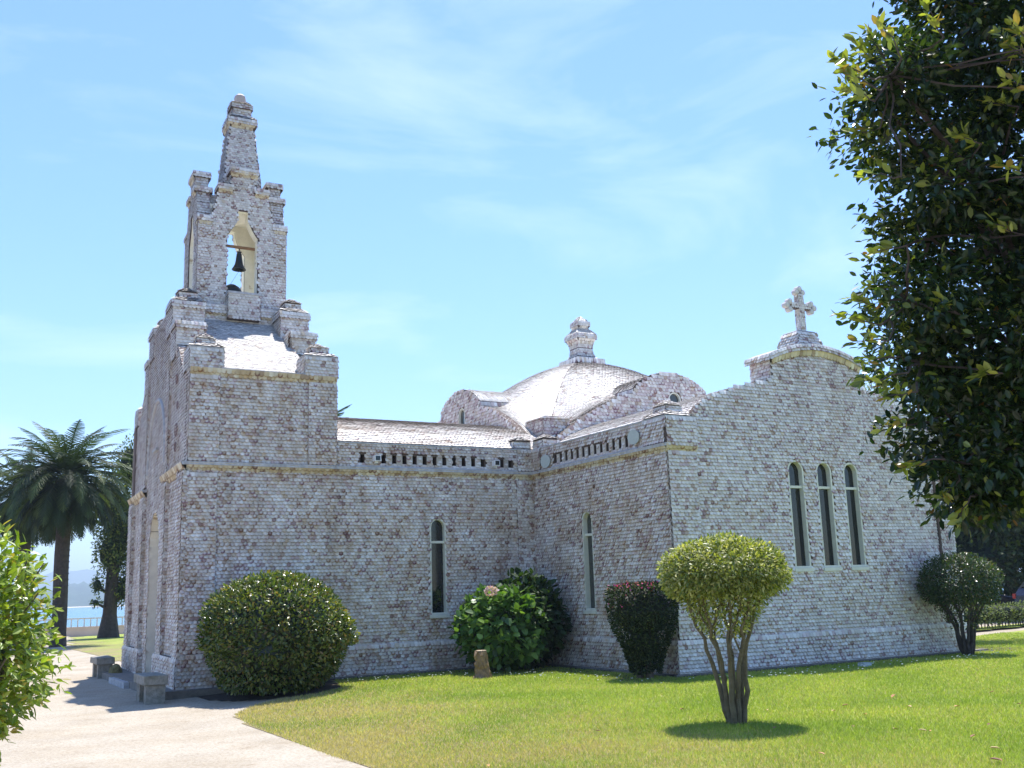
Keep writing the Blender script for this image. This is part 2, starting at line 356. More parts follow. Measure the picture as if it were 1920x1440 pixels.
gw += bshell(XT-.07, XR+.07, FRONT_Y-.07, FRONT_Y, Z0, .58, 's'); gw += [box(XT-.075, XR+.075, FRONT_Y-.075, FRONT_Y, .583, .612, 2)]
gw += bshell(XT, 12.88, FRONT_Y-.04, FRONT_Y, .62, 4.1, 's'); gw += bshell(19.62, XR, FRONT_Y-.05, FRONT_Y, .62, 4.7, 's')
gw += ochre((XT-.05, FRONT_Y-.01), (12.9, FRONT_Y-.01), 4.2); gw += bshell(XT-.035, 12.9, FRONT_Y-.075, FRONT_Y, 4.2, 4.76, 's')
gw += [box(19.565, 19.62, FRONT_Y-.06, FRONT_Y, .62, 4.7, 0)]
# raised middle block: sides, top cap
gw += [box(gc-1.262, gc+1.262, FRONT_Y+.39, FRONT_Y+.6, 5.4, 6.2, 0)]
gw += face([(gc-1.27, FRONT_Y+.6, 5.66), (gc-1.27, FRONT_Y, 5.66), (gc-1.27, FRONT_Y, 6.22), (gc-1.27, FRONT_Y+.6, 6.22)], pw=PWP)
gw += face([(gc+1.27, FRONT_Y, 5.66), (gc+1.27, FRONT_Y+.6, 5.66), (gc+1.27, FRONT_Y+.6, 6.22), (gc+1.27, FRONT_Y, 6.22)])
us = np.linspace(-1.35, 1.35, 13)
for a, b in zip(us[:-1], us[1:]):
    za, zb = topz(a), topz(b)
    v = [(gc+x, y, z+dz) for x, z in ((a, za), (b, zb)) for y in (FRONT_Y-.09, FRONT_Y+.66) for dz in (-.10, .03)]
    gw.append((np.array(v), [np.array([(0, 4, 5, 1), (2, 3, 7, 6), (0, 2, 6, 4), (1, 5, 7, 3), (0, 1, 3, 2), (4, 6, 7, 5)])], 2))
def topS(u, v):
    x = u-1.35; return np.stack([gc+x, FRONT_Y-.09+v*0, topz(x)-.10+v], 1)
c = shells(topS, 2.7, .13, mi=1, dv=.06, v0=0); gw.append(c)
def ocS(u, v):
    x = u-1.27; return np.stack([gc+x, FRONT_Y-.02-v*.6, topz(x)-.20+v], 1)
gw.append(shells(ocS, 2.54, .1, mi=1, dv=.08, v0=0, pal=PALO, pw=POW))
gw += face([(gc-1.35, FRONT_Y+.66, topz(1.35)-.1), (gc-1.35, FRONT_Y-.09, topz(1.35)-.1), (gc-1.35, FRONT_Y-.09, topz(1.35)+.03), (gc-1.35, FRONT_Y+.66, topz(1.35)+.03)], dv=.06, v0=0)
build('transept_gable_wall', gw, SM, chapel)
build('transept_wall', wall((XR, FRONT_Y, 0), (0, 1, 0), [(0, Z0), (13, Z0), (13, 4.76), (0, 4.76)], depth=.35), SM, chapel)
# corner piers on the transept parapet
def pier(name, x0, x1, y0, y1, z0, z1, h=.3, fn=None, **k):
    ch = bshell(x0, x1, y0, y1, z0, z1, **k)+cap((x0+x1)/2, (y0+y1)/2, z1, (x1-x0)/2, (y1-y0)/2, h)
    ch += [box(x0-.015, x1+.015, y0-.015, y1+.015, z1-.012, z1+.012, 2)]
    return build(name, ch, SM, chapel, fn=fn)
pier('corner_pier', XT-.03, XT+.66, FRONT_Y-.06, FRONT_Y+.66, 4.55, 4.785, .37)
pier('corner_pier', XR-.66, XR+.03, FRONT_Y-.06, FRONT_Y+.66, 4.55, 4.785, .37)
for (x0, x1, y0, y1) in ((11.77, XT-.02, NAVE_Y+.02, NAVE_Y+.4), (XT+.02, XT+.4, 20.1, 20.55)):
    build('corner_pier', bshell(x0, x1, y0+.02, y1, 4.76, 4.98, dv=.06)+fshell((x0+x1)/2, (y0+y1)/2, 4.98, (x1-x0)/2+.03, (y1-y0)/2+.03, 5.09, .06, .06, dv=.05, pw=PWR, blotch=.3), SM, chapel)
# ---- curved roofs
def roofsurf(name, prof, axis, a0, a1, c0):
    """prof: list (offset, z) across the ridge; extruded along axis from a0 to a1"""
    pr = np.array(prof, float); d = np.r_[0, np.cumsum(np.hypot(*np.diff(pr, axis=0).T))]
    side = len(pr)//2
    def mk(sgn):
        h = pr[:side+1]; dd = np.r_[0, np.cumsum(np.hypot(*np.diff(h, axis=0).T))]
        def S(u, v):
            o = np.interp(v, dd, h[:, 0])+np.where(v > dd[-1], v-dd[-1], 0); z = np.interp(v, dd, h[:, 1])
            x = a0+u if sgn > 0 else a1-u
            return np.stack([x, c0+o*sgn, z], 1) if axis == 'x' else np.stack([c0+o*sgn, a1-u if sgn > 0 else a0+u, z], 1)
        return S, dd[-1]
    ch = []
    for sgn in (1, -1):
        S, V = mk(sgn); ch.append(shells(S, a1-a0, V, mi=1, pw=PWR, blotch=.3, lift=.6))
    P = []; n = len(pr)
    for a in (a0, a1):
        for o, z in pr: P.append((a, c0+o, z-.004) if axis == 'x' else (c0+o, a, z-.004))
    F = [(i, i+1, n+i+1, n+i) if axis == 'y' else (i+1, i, n+i, n+i+1) for i in range(n-1)]
    ch.append((np.array(P), [np.array(F)], 0))
    return build(name, ch, [M_MORTAR, M_ROOF], chapel)
M_ROOF = mat('roof_shell', col=True, rough=.45, spec=.45, stain=[((.7, .62, .55), (1.6, 1.6, 1.6), .6, .78, .5)], bump=(60, .25, .01))
M_NROOF = mat('mossy_roof_shell', col=True, rough=.55, spec=.35, stain=[((.5, .4, .32), (.6, 1.2, 5), .48, .62, .75), ((.55, .45, .4), (7, 7, 9), .5, .6, .6)], bump=(60, .25, .01))
ns = np.linspace(-1, 1, 25)
nprof = [(-4.12*math.cos(math.asin(0))*-s if False else 4.1*s, 4.79+.99*(1-abs(s)**2.6)**.75) for s in ns]
r1 = roofsurf('nave_roof', nprof, 'x', 7.44, 12.6, 24.7); r1.data.materials[1] = M_NROOF
th = [(-a, z-.01) for a, z in [(3.5, 4.78)]+half]; th += [(-.9, 5.74), (-.45, 5.77), (0, 5.78)]
tprof = th+[(-a, z) for a, z in th[-2::-1]]
roofsurf('transept_roof', tprof, 'y', FRONT_Y+.1, 20.75, gc)
for b_ in (box(XT+.1, 13.0, FRONT_Y+.3, 20.7, 4.7, 4.765, 2), box(19.7, XR-.1, FRONT_Y+.3, 20.7, 4.7, 4.765, 2), box(7.5, 12.2, 20.75, 20.95, 4.7, 4.765, 2)): build('eaves_gutter', [b_], SM, chapel)
# ---- crossing: curved lunette walls
HS = 3.98
lun = lambda u: np.maximum(4.6, 6.47-.118*np.abs(u)**2)
hump = lambda u: 6.44+.46*(1-(u/1.15)**2)**.8
uu = np.linspace(-3.75, 3.75, 31)
lo = [(-HS, 4.5), (HS, 4.5), (HS, float(lun(HS)))]
pts = []
for u in uu[::-1]:
    if abs(u) > 1.16: pts.append((float(u), float(lun(u))))
    elif not any(abs(p[0]) <= 1.15 for p in pts):
        pts += [(1.15, float(lun(1.15)))]+[(float(t), float(hump(t))) for t in np.linspace(1.149, -1.149, 13)]+[(-1.15, float(lun(1.15)))]
louter = lo+pts+[(-HS, float(lun(HS)))]
for i, (O, U) in enumerate((((CX, CY-HS, 0), (1, 0, 0)), ((CX-HS, CY, 0), (0, -1, 0)), ((CX+HS, CY, 0), (0, 1, 0)), ((CX, CY+HS, 0), (-1, 0, 0)))):
    build('dome_lunette_wall', wall(O, U, louter, [arch(.12, .2, 5.66, 6.43)], .25, pw=PWP, dv=.08, du=.1), SM, chapel)
# ---- dome surface
PN = 2.3
def dz(r, x=None):
    q = np.abs(r) if x is None else (np.abs(r)**PN+np.abs(x)**PN)**(1/PN)
    return 7.93-.30*(q/2**(1/PN))**1.86
rt = np.linspace(3.95, .35, 200); arcl = np.r_[0, np.cumsum(np.hypot(np.diff(rt), np.diff(dz(rt))))]
def smax(a, b, k=.35): h = np.clip(.5+.5*(a-b)/k, 0, 1); return b*(1-h)+a*h+k*h*(1-h)
dm = []
for q in range(4):
    ca, sa = [(1, 0), (0, 1), (-1, 0), (0, -1)][q]
    def S(u, v, ca=ca, sa=sa):
        r = np.interp(v, arcl, rt); x = u-3.95; z = smax(dz(r, x), lun(x)-.03)
        # lunette saddle only reaches inwards while higher than the vault
        return np.stack([CX+ca*x+sa*r, CY+sa*x-ca*r, z], 1)
    def mask(g, rt=rt, arcl=arcl): r = np.interp(g[:, 1], arcl, rt); return np.abs(g[:, 0]-3.95) < r+.01
    dm.append(shells(S, 7.9, arcl[-1], mask, mi=1, pw=PWD, blotch=.35, dv=.075, du=.095, lift=.8))
    n1, n2 = 41, 40
    A = np.linspace(-1, 1, n1); B = np.linspace(0, arcl[-1], n2); r = np.interp(B, arcl, rt)
    x = (A[None]*r[:, None]).ravel(); rr = np.repeat(r, n1); z = smax(dz(rr, x), lun(x)-.03)-.006
    P = np.stack([CX+ca*x+sa*rr, CY+sa*x-ca*rr, z], 1)
    i = np.arange(n2-1)[:, None]*n1; j = np.arange(n1-1)[None]
    dm.append((P, [np.stack([i+j, i+j+1, i+n1+j+1, i+n1+j], -1).reshape(-1, 4)], 0))
# groin ribs
for sx, sy in ((-1, -1), (1, -1), (-1, 1), (1, 1)):
    dm.append(tube([(CX+sx*r, CY+sy*r, float(smax(dz(np.array(r), np.array(r)), lun(np.array(r))-.03))+.012) for r in np.linspace(3.3, .45, 24)], .012, 6, 0))
# humps running back into the vault
for q in range(4):
    ca, sa = [(1, 0), (0, 1), (-1, 0), (0, -1)][q]
    t = np.linspace(-1.15, 1.15, 15)
    for a, b in zip(t[:-1], t[1:]):
        f = [(a, HS-.01), (b, HS-.01), (b, 1.9), (a, 1.9)]
        P = [(CX+ca*x+sa*r, CY+sa*x-ca*r, float(hump(min(1.149, max(-1.149, x))))) for x, r in f]
        dm.append((np.array(P), [np.array([[0, 1, 2, 3]])], 0))
    def S(u, v, ca=ca, sa=sa):
        x = u-1.15; r = HS+.03-v; z = hump(np.clip(x, -1.149, 1.149)); return np.stack([CX+ca*x+sa*r, CY+sa*x-ca*r, z], 1)
    dm.append(shells(S, 2.3, 1.9, mi=1, pw=PWR, blotch=.3, dv=.08, du=.1))
    for sg in (-1, 1):
        P = [(CX+ca*sg*1.15+sa*r, CY+sa*sg*1.15-ca*r, z) for r, z in ((HS, 6.0), (2.6, 6.0), (2.6, 6.45), (HS, 6.45))]
        P = [np.array(p_) for p_ in P]
        dm += face(P[::1] if sg > 0 else [P[1], P[0], P[3], P[2]], pw=PWP, dv=.08, du=.1)
build('dome', dm, [M_MORTAR, M_ROOF, M_LEDGE], chapel)
# corner blocks at the dome's feet
for sx, sy in ((-1, -1), (1, -1), (-1, 1), (1, 1)):
    bx, by = CX+sx*3.2, CY+sy*3.2
    ch = []
    a = np.array([(-.45, -.45), (.45, -.45), (.45, .45), (-.45, .45)])
    ch += bshell(bx-.36, bx+.36, by-.38, by+.45, 4.6, 5.62, pw=PWP, dv=.08, du=.1)
    ch += fshell(bx, by, 5.62, .4, .42, 5.74, .1, .1, pw=PWR, blotch=.3)
    build('dome_corner_block', ch, SM, chapel)
# finial
fx, fy = CX, CY
fl = []
k = dict(dv=.06, du=.07, lift=.55)
fl += bshell(fx-.475, fx+.475, fy-.475, fy+.475, 7.80, 8.07, dv=.12, du=.08, v0=.12)
st = [(8.07, .36), (8.14, .29), (8.24, .245), (8.4, .235), (8.52, .24), (8.6, .27), (8.68, .33)]
for (za, ha), (zb, hb) in zip(st[:-1], st[1:]): fl += fshell(fx, fy, za, ha, ha, zb, hb, hb, **k)
fl += bshell(fx-.335, fx+.335, fy-.335, fy+.335, 8.68, 8.80, v0=0, **k)
fl += fshell(fx, fy, 8.80, .33, .33, 8.97, .18, .18, pw=PWR, blotch=.3, **k)
fl += fshell(fx, fy, 8.97, .16, .16, 9.02, .15, .15, **k); fl += fshell(fx, fy, 9.02, .15, .15, 9.08, .2, .2, v0=0, **k)
fl += bshell(fx-.205, fx+.205, fy-.205, fy+.205, 9.08, 9.18, v0=0, **k); fl += fshell(fx, fy, 9.18, .2, .2, 9.39, .03, .03, pw=PWR, blotch=.3, **k)
build('dome_finial', fl, SM, chapel)
# ---- gable cross on its pedestal
pd = fshell(gc+.04, FRONT_Y+.42, 6.38, .38, .37, 6.88, .25, .22); pd += [frust(gc+.04, FRONT_Y+.42, 6.88, .26, .23, 6.9, .24, .21, 2)]
ped = build('cross_pedestal', pd, SM, chapel)
cr_ = []
X, Y = gc+.0, FRONT_Y+.3
cr_ += bshell(X-.068, X+.068, Y-.065, Y+.065, 6.88, 7.62, dv=.05, du=.055, lift=.4); cr_ += bshell(X-.27, X+.27, Y-.06, Y+.06, 7.39, 7.51, dv=.05, du=.055, lift=.4)
cr_ += bshell(X-.066, X+.066, Y-.06, Y+.06, 7.5, 7.74, dv=.05, du=.055, lift=.4)
def disc(x, y, z, r, d, mi=1):
    t = tube([(x, y-d, z), (x, y+d, z)], r, 14, mi, c=(.55, .5, .48)); return [t, tube([(x, y-d-.012, z), (x, y-d, z)], [r*.5, r*.75], 12, mi, c=(.62, .6, .57))]
for a, b, s in ((-.31, 7.45, 'l'), (.31, 7.45, 'r'), (0, 7.77, 't')):
    if s == 't': offs = ((-.085, 0), (.085, 0), (0, .075))
    else: offs = ((0, .085), (0, -.085), (-.085 if s == 'l' else .085, 0))
    for i, (ox, oz) in enumerate(offs): cr_ += disc(X+a+ox, Y+.003*i, b+oz, 0.064, .055+.003*i)
build('cross', cr_, SM, chapel)
# ---- windows
def window(cx, plane_y, z0, zt, hw, trans, along='x', glass=M_GLASS, depth=.13, sill=True, transom=True, fw_=.04):
    def P(u, d, z): return (cx+u, plane_y+d, z) if along == 'x' else (plane_y+d, cx-u, z)
    o = arch(0, hw, z0, zt, 14); i_ = arch(0, hw-fw_, z0+fw_, zt-fw_, 14); n = len(o)
    v = [P(u, -.012, z) for u, z in o]+[P(u, -.012, z) for u, z in i_]+[P(u, depth, z) for u, z in i_]+[P(u, depth, z) for u, z in o]
    f = []
    for s in range(n):
        t = (s+1) % n; f += [(s, t, n+t, n+s), (n+s, n+t, 2*n+t, 2*n+s), (3*n+t, 3*n+s, s, t)]
    ch = [(np.array(v), [np.array(f)], 0)]
    def bx(u0, u1, d0, d1, za, zb, mi=0):
        a = P(u0, d0, za); b = P(u1, d1, zb); return box(min(a[0], b[0]), max(a[0], b[0]), min(a[1], b[1]), max(a[1], b[1]), za, zb, mi)
    if transom: ch += [bx(-hw+.02, hw-.02, .03, depth-.01, trans-.025, trans+.025)]
    wo = build('window', ch, [M_FRAME], chapel)
    pn = [P(u, depth-.03, z) for u, z in arch(0, hw-.02, z0+.02, zt-.02, 14)]
    build('pane', [(np.array(pn), [np.arange(len(pn))[None]], 0)], [glass], wo)
    if sill: build('sill', [bx(-hw-.03, hw+.03, -.05, .1, z0-.07, z0-.002)], [M_FRAME], wo)
    return wo
window(9.78, NAVE_Y, 1.16, 3.205, .2, 2.69)
window(18.41, XT, 1.16, 3.205, .2, 2.71, along='y', glass=M_GLASS2)
for c in wins: window(c, FRONT_Y, 1.87, 4.045, .22, 3.50)
window(CY-.12, CX-HS, 5.66, 6.43, .195, 6, along='y', glass=M_GLASS2, depth=.08, sill=False, transom=False, fw_=.03)
window(CX+.12, CY-HS, 5.66, 6.43, .195, 6, glass=M_GLASS2, depth=.08, sill=False, transom=False, fw_=.03)

# ---- tower block (its front is a few degrees out of square)
SH = lambda V: V+np.stack([.05*(V[:, 1]-20.6), V[:, 1]*0, V[:, 1]*0], 1)
TY = 24.7
prof = [(20.6, Z0), (20.6, 6.1), (21.2, 6.1), (21.5, 6.27), (21.85, 6.6), (22.2, 6.93), (22.4, 7.02), (22.4, 7.5), (22.95, 7.5), (22.95, 8.1), (23.75, 8.1)]
prof = prof+[(49.4-a, z) for a, z in prof[::-1]]
fprof = [(28.8-a, z) for a, z in prof]
fc = wall((4.45, 28.8, 0), (0, -1, 0), fprof[::-1], [arch(4.1, .75, Z0+.05, 3.62)], .6, edges=True)
for y0, y1 in ((20.56, 21.2), (22.7, 23.25), (26.15, 26.7), (28.2, 28.84)):
    fc += bshell(4.36, 4.46, y0, y1, Z0, 4.1, 'swn')
for y0, y1 in ((20.52, 23.3), (26.1, 28.88)):
    fc += [box(4.33, 4.45, y0, y1, 4.2, 4.26, 2)]; fc += ochre((4.43, y1), (4.43, y0), 4.2, out=.09, h=.12)
fc += bshell(4.33, 4.46, 20.55, 23.5, Z0, .55, 'swn'); fc += bshell(4.33, 4.46, 25.9, 28.85, Z0, .55, 'swn')
fc += bshell(4.40, 4.46, 22.85, 23.2, 4.3, 6.8, 'swn'); fc += bshell(4.40, 4.46, 26.2, 26.55, 4.3, 6.8, 'swn')
fc += [tube([(4.42, TY+1.35*math.cos(t), 4.6+1.6*math.sin(t)) for t in np.linspace(0, math.pi, 16)], .04, 6, 2)]
fc += [box(4.36, 4.45, TY-.3, TY+.3, 5.0, 5.06, 2), box(4.36, 4.45, 22.37, 22.98, 7.44, 7.53, 2), box(4.36, 4.45, 26.42, 27.0, 7.44, 7.53, 2)]
# darker shell reliefs set in the facade
for yy, zz, r in ((22.0, 5.1, .13), (22.05, 4.75, .09), (21.9, 5.6, .07), (22.1, 6.2, .1)):
    fc += [tube([(4.43, yy+r*math.cos(t), zz+r*math.sin(t)) for t in np.linspace(0, 2*math.pi, 12)], .022, 6, 1, c=(.2, .12, .12))]
build('facade', fc, SA, chapel, fn=SH)
# cream portal reveal
pr_ = arch(TY, .74, Z0, 3.61, 14); n = len(pr_)
v = [(4.44, a, z) for a, z in pr_]+[(5.05, a, z) for a, z in pr_]
build('portal', [(np.array(v), [np.array([(i, i+1, n+i+1, n+i) for i in range(1, n-1)])], 0), box(5.0, 5.03, TY-.74, TY+.74, Z0, 2.9, 1)], [M_CREAM, M_BEAM], chapel, fn=SH)
# rear stepped parapet
bprof = [(a, max(z, 4.3)) for a, z in prof]
build('rear_parapet', wall((6.9, 28.8, 0), (0, -1, 0), [(28.8-a, z) for a, z in bprof][::-1], [], .12)+wall((7.46, 20.6, 0), (0, 1, 0), [(a-20.6, z) for a, z in bprof], [], .5, edges=True), SM, chapel, fn=SH)
# tower side wall above the string
tsw = wall((4.45, NAVE_Y, 0), (1, 0, 0), [(0, 4.2), (3.0, 4.2), (3.0, 6.1), (0, 6.1)], [], .35)
tsw += bshell(4.44, 5.02, NAVE_Y-.04, NAVE_Y, 4.27, 6.0, 'sw'); tsw += bshell(6.86, 7.46, NAVE_Y-.04, NAVE_Y, 4.27, 6.0, 'se')
tsw += ochre((4.44, NAVE_Y-.01), (7.46, NAVE_Y-.01), 6.1); tsw += [box(4.42, 7.48, NAVE_Y-.07, NAVE_Y+.25, 6.102, 6.17, 2)]
tsw += bshell(7.40, 7.46, NAVE_Y, NAVE_Y+1.5, 4.5, 6.1, 'e')
build('tower_side_wall', tsw, SA, chapel)
build('tower_side_wall', wall((7.4, 28.8, 0), (-1, 0, 0), [(0, 4.2), (3.0, 4.2), (3.0, 6.1), (0, 6.1)], [], .35), SM, chapel, fn=SH)
for y0, y1 in ((20.54, 21.2), (28.2, 28.86)):
    for x0, x1 in ((4.42, 5.08), (6.78, 7.48)):
        pier('tower_pier', x0, x1, y0, y1, 6.12, 6.56, .34, fn=SH)
for y0, y1 in ((22.93, 23.72), (25.68, 26.47)):
    for x0, x1 in ((4.42, 5.1), (6.85, 7.5)):
        ch = bshell(x0, x1, y0, y1, 7.4, 8.1)+bshell(x0-.03, x1+.03, y0-.03, y1+.03, 8.0, 8.14, v0=0)
        ch += cap((x0+x1)/2, (y0+y1)/2, 8.14, (x1-x0)/2+.02, (y1-y0)/2+.02, .42)
        build('tower_pier', ch, SM, chapel, fn=SH)
for y0, y1 in ((22.33, 22.93), (26.47, 27.07)):
    for x0, x1 in ((4.42, 5.0), (6.95, 7.5)):
        ch = bshell(x0, x1, y0, y1, 6.7, 7.4)+bshell(x0-.03, x1+.03, y0-.04, y1, 7.38, 7.5, v0=0)+fshell((x0+x1)/2, (y0+y1)/2, 7.5, .3, .3, 7.58, .1, .1, pw=PWR, blotch=.3)
        build('tower_pier', ch, SM, chapel, fn=SH)
rf = face([(5.0, 20.84, 6.14), (7.0, 20.84, 6.14), (7.0, 23.76, 8.05), (5.0, 23.76, 8.05)], pw=PWR, blotch=.3, lift=.5)
rf += face([(7.0, 28.56, 6.14), (5.0, 28.56, 6.14), (5.0, 25.64, 8.05), (7.0, 25.64, 8.05)], pw=PWR, blotch=.3)
build('tower_roof', rf, [M_MORTAR, M_ROOF], chapel, fn=SH)
# ---- belfry
BX, BX0, BX1, BY0, BY1 = 6.11, 5.06, 7.16, 23.77, 25.55
bf = bshell(BX0-.0, BX1+.0, BY0-.12, BY1+.12, 7.8, 8.12); bf += bshell(BX0-.04, BX1+.04, BY0-.18, BY1+.18, 8.14, 8.33, v0=0)
bf += [box(BX0-.05, BX1+.05, BY0-.2, BY1+.2, 8.33, 8.36, 2)]
bf += ochre((BX0, BY0-.1), (BX1, BY0-.1), 8.15)
bf += bshell(BX-.36, BX+.38, BY0-.26, BY0, 8.0, 8.62, 'swe')+[box(BX-.39, BX+.41, BY0-.3, BY0+.3, 8.62, 8.67, 2)]
def opening(c, hw=.375): return [(c-hw, 8.6), (c+hw, 8.6), (c+hw, 10.13), (c+hw*.86, 10.19), (c+hw*.62, 10.33), (c+hw*.42, 10.48), (c+.125, 10.6), (c+.125, 10.77), (c-.125, 10.77), (c-.125, 10.6), (c-hw*.42, 10.48), (c-hw*.62, 10.33), (c-hw*.86, 10.19), (c-hw, 10.13)]
def gable(c, h, s=1.0):
    r = [(c+h, 8.34), (c+h, 10.43), (c+.8*s, 10.45), (c+.72*s, 10.66), (c+.64*s, 10.95), (c+.56*s, 11.27), (c+.31*s, 11.28), (c+.29*s, 11.72)]
    return [(c-h, 8.34)]+r+[(2*c-a, z) for a, z in r[:0:-1]]
wx = BX1-BX0; wy = BY1-BY0
for O, U, wd, s in (((BX0, BY0, 0), (1, 0, 0), wx, 1), ((BX1, BY1, 0), (-1, 0, 0), wx, 1), ((BX0+.002, BY1, 0), (0, -1, 0), wy, .9), ((BX1-.002, BY0, 0), (0, 1, 0), wy, .9)):
    bf += wall(O, U, gable(wd/2, wd/2-.002, s), [opening(wd/2, .375*s)], .3, edges=True, dv=.058, du=.075, lift=.7, blotch=.65)
    O = np.array(O, float); U = np.array(U, float); Nn = np.cross(U, (0, 0, 1.)); c = wd/2
    def capb(u0, u1, z0, z1, o=.06):
        a = O+U*u0+Nn*o; b = O+U*u1-Nn*(.3+o)
        return bshell(min(a[0], b[0]), max(a[0], b[0]), min(a[1], b[1]), max(a[1], b[1]), z0, z1, dv=.06, v0=0, lift=.6)
    bf += capb(c-wd/2-.03, c-.72*s, 10.40, 10.50, .03)+capb(c+.72*s, c+wd/2+.03, 10.40, 10.50, .03)
    bf += capb(c-.62*s, c-.25*s, 11.25, 11.38)+capb(c+.25*s, c+.62*s, 11.25, 11.38)+capb(c-.35*s, c+.35*s, 11.72, 11.86)
    for a, b in ((c-.6*s, c-.28*s), (c+.28*s, c+.6*s)): bf += ochre((O+U*a)[:2], (O+U*b)[:2], 11.25, out=.05, h=.07)
    bf += ochre((O+U*(c-.33*s))[:2], (O+U*(c+.33*s))[:2], 11.72, out=.05, h=.08)
    bf += ochre((O+U*0)[:2], (O+U*(c-.75*s))[:2], 10.40, out=.03, h=.08)+ochre((O+U*(c+.75*s))[:2], (O+U*wd)[:2], 10.40, out=.03, h=.08)
build('belfry', bf, SM, chapel, fn=SH)
# cross-gabled roof of the belfry
gr = []
sec = [(.76, 10.44), (.68, 10.66), (.60, 10.95), (.52, 11.24)]
for (a, za), (b, zb) in zip(sec[:-1], sec[1:]):
    for sg in (-1, 1):
        for xa, xb in ((BX0+.28, BX-.58), (BX+.58, BX1-.28)):
            y0, y1 = TY+sg*a*.9, TY+sg*b*.9; P = [(xa, y0, za), (xb, y0, za), (xb, y1, zb), (xa, y1, zb)]
            gr += face(P if sg < 0 else [P[1], P[0], P[3], P[2]], blotch=.65)
        for ya, yb in ((BY0+.28, TY-.5), (TY+.5, BY1-.28)):
            x0, x1 = BX+sg*a, BX+sg*b; P = [(x0, ya, za), (x0, yb, za), (x1, yb, zb), (x1, ya, zb)]
            gr += face(P if sg > 0 else [P[1], P[0], P[3], P[2]], blotch=.65)
gr += [box(BX0+.25, BX1-.25, TY-.47, TY+.47, 11.1, 11.24, 3), box(BX-.52, BX+.52, BY0+.25, BY1-.25, 11.1, 11.238, 3)]
for xa, xb in ((BX0+.1, BX-.7), (BX+.7, BX1-.1)):
    for ya, yb in ((BY0+.1, TY-.62), (TY+.62, BY1-.1)): gr += [box(xa, xb, ya, yb, 10.36, 10.43, 3)]
build('belfry_roof', gr, SM+[M_CREAM], chapel, fn=SH)
# cream plaster lining inside the belfry openings
cl = []
for O, U, wd, s in (((BX0, BY0, 0), (1, 0, 0), wx, 1), ((BX1, BY1, 0), (-1, 0, 0), wx, 1), ((BX0, BY1, 0), (0, -1, 0), wy, .9), ((BX1, BY0, 0), (0, 1, 0), wy, .9)):
    O = np.array(O, float); U = np.array(U, float); Nn = np.cross(U, (0, 0, 1.)); op = opening(wd/2, .375*s-.006); op2 = opening(wd/2, .375*s-.0)
    op = [(wd/2+(a-wd/2)*.985, z+(-.008 if z > 10 else .008)) for a, z in op]
    P = [O+U*a-Nn*.02+np.array([0, 0, z]) for a, z in op]+[O+U*a-Nn*.31+np.array([0, 0, z]) for a, z in op]; n = len(op)
    cl.append((np.array(P), [np.array([((i+1) % n, i, n+i, n+(i+1) % n) for i in range(n)])], 0))
    # inner face of the wall
    W_ = wd/2-.31; lv_ = [(.375*s, 8.6), (.375*s, 10.13), (.3225*s, 10.19), (.2325*s, 10.33), (.1575*s, 10.48), (.125, 10.6), (.125, 10.77), (0, 10.772), (0, 10.9)]
    for (a1, z1), (a2, z2) in zip(lv_[:-1], lv_[1:]):
        for sg in (-1, 1):
            q = [(sg*a1, z1), (sg*W_, z1), (sg*W_, z2), (sg*a2, z2)]; cl.append((np.array([O+U*(wd/2+a)-Nn*.304+np.array([0, 0, z]) for a, z in q]), [np.array([[0, 1, 2, 3]])], 0))
cl += [box(BX0+.3, BX1-.3, BY0+.3, BY1-.3, 8.55, 8.6, 0), box(BX0+.3, BX1-.3, BY0+.3, BY1-.3, 10.9, 10.96, 0)]
build('belfry_lining', cl, [M_CREAM], chapel, fn=SH)
# bell frame and bells
build('bell_beam', [box(BX-.75, BX+.75, 24.06, 24.12, 9.93, 9.985, 0)], [M_BEAM], chapel, fn=SH)
def bell(x, y, zt, s=1.0):
    pf = [(.0, 0), (.045, -.005), (.062, -.03), (.07, -.1), (.082, -.2), (.1, -.29), (.13, -.36), (.165, -.41), (.17, -.43), (.15, -.43), (.09, -.3), (.05, -.1), (0, -.05)]
    b = build('bell', [lathe(x, y, [(r*s, zt+z*s) for r, z in pf])], [M_IRON], chapel, smooth=True, fn=SH)
    build('bell_yoke', [tube([(x, y, zt-.01), (x, y, 9.96)], .014, 6), tube([(x-.05, y, zt+.02), (x+.05, y, zt+.02)], .02, 6)], [M_IRON], b, fn=SH)
    build('clapper', [tube([(x, y, zt-.05), (x, y, zt-.42*s)], .01, 6), lathe(x, y, [(0, zt-.49*s), (.03, zt-.46*s), (.03, zt-.42*s), (0, zt-.4*s)], 10), tube([(x, y, zt-.47*s), (x-.35, y+.05, 8.75)], .004, 4)], [M_IRON], b, fn=SH)
    return b
bell(BX+.0, 24.15, 9.84); bell(BX0+.3, TY+.05, 9.62, .95)
build('belfry_floor_dome', [lathe(BX-.14, 24.25, [(.30, 8.58), (.295, 8.72), (.26, 8.86), (.18, 8.98), (.08, 9.045), (0, 9.055)], 28)], [M_IRON], chapel, smooth=True, fn=SH)
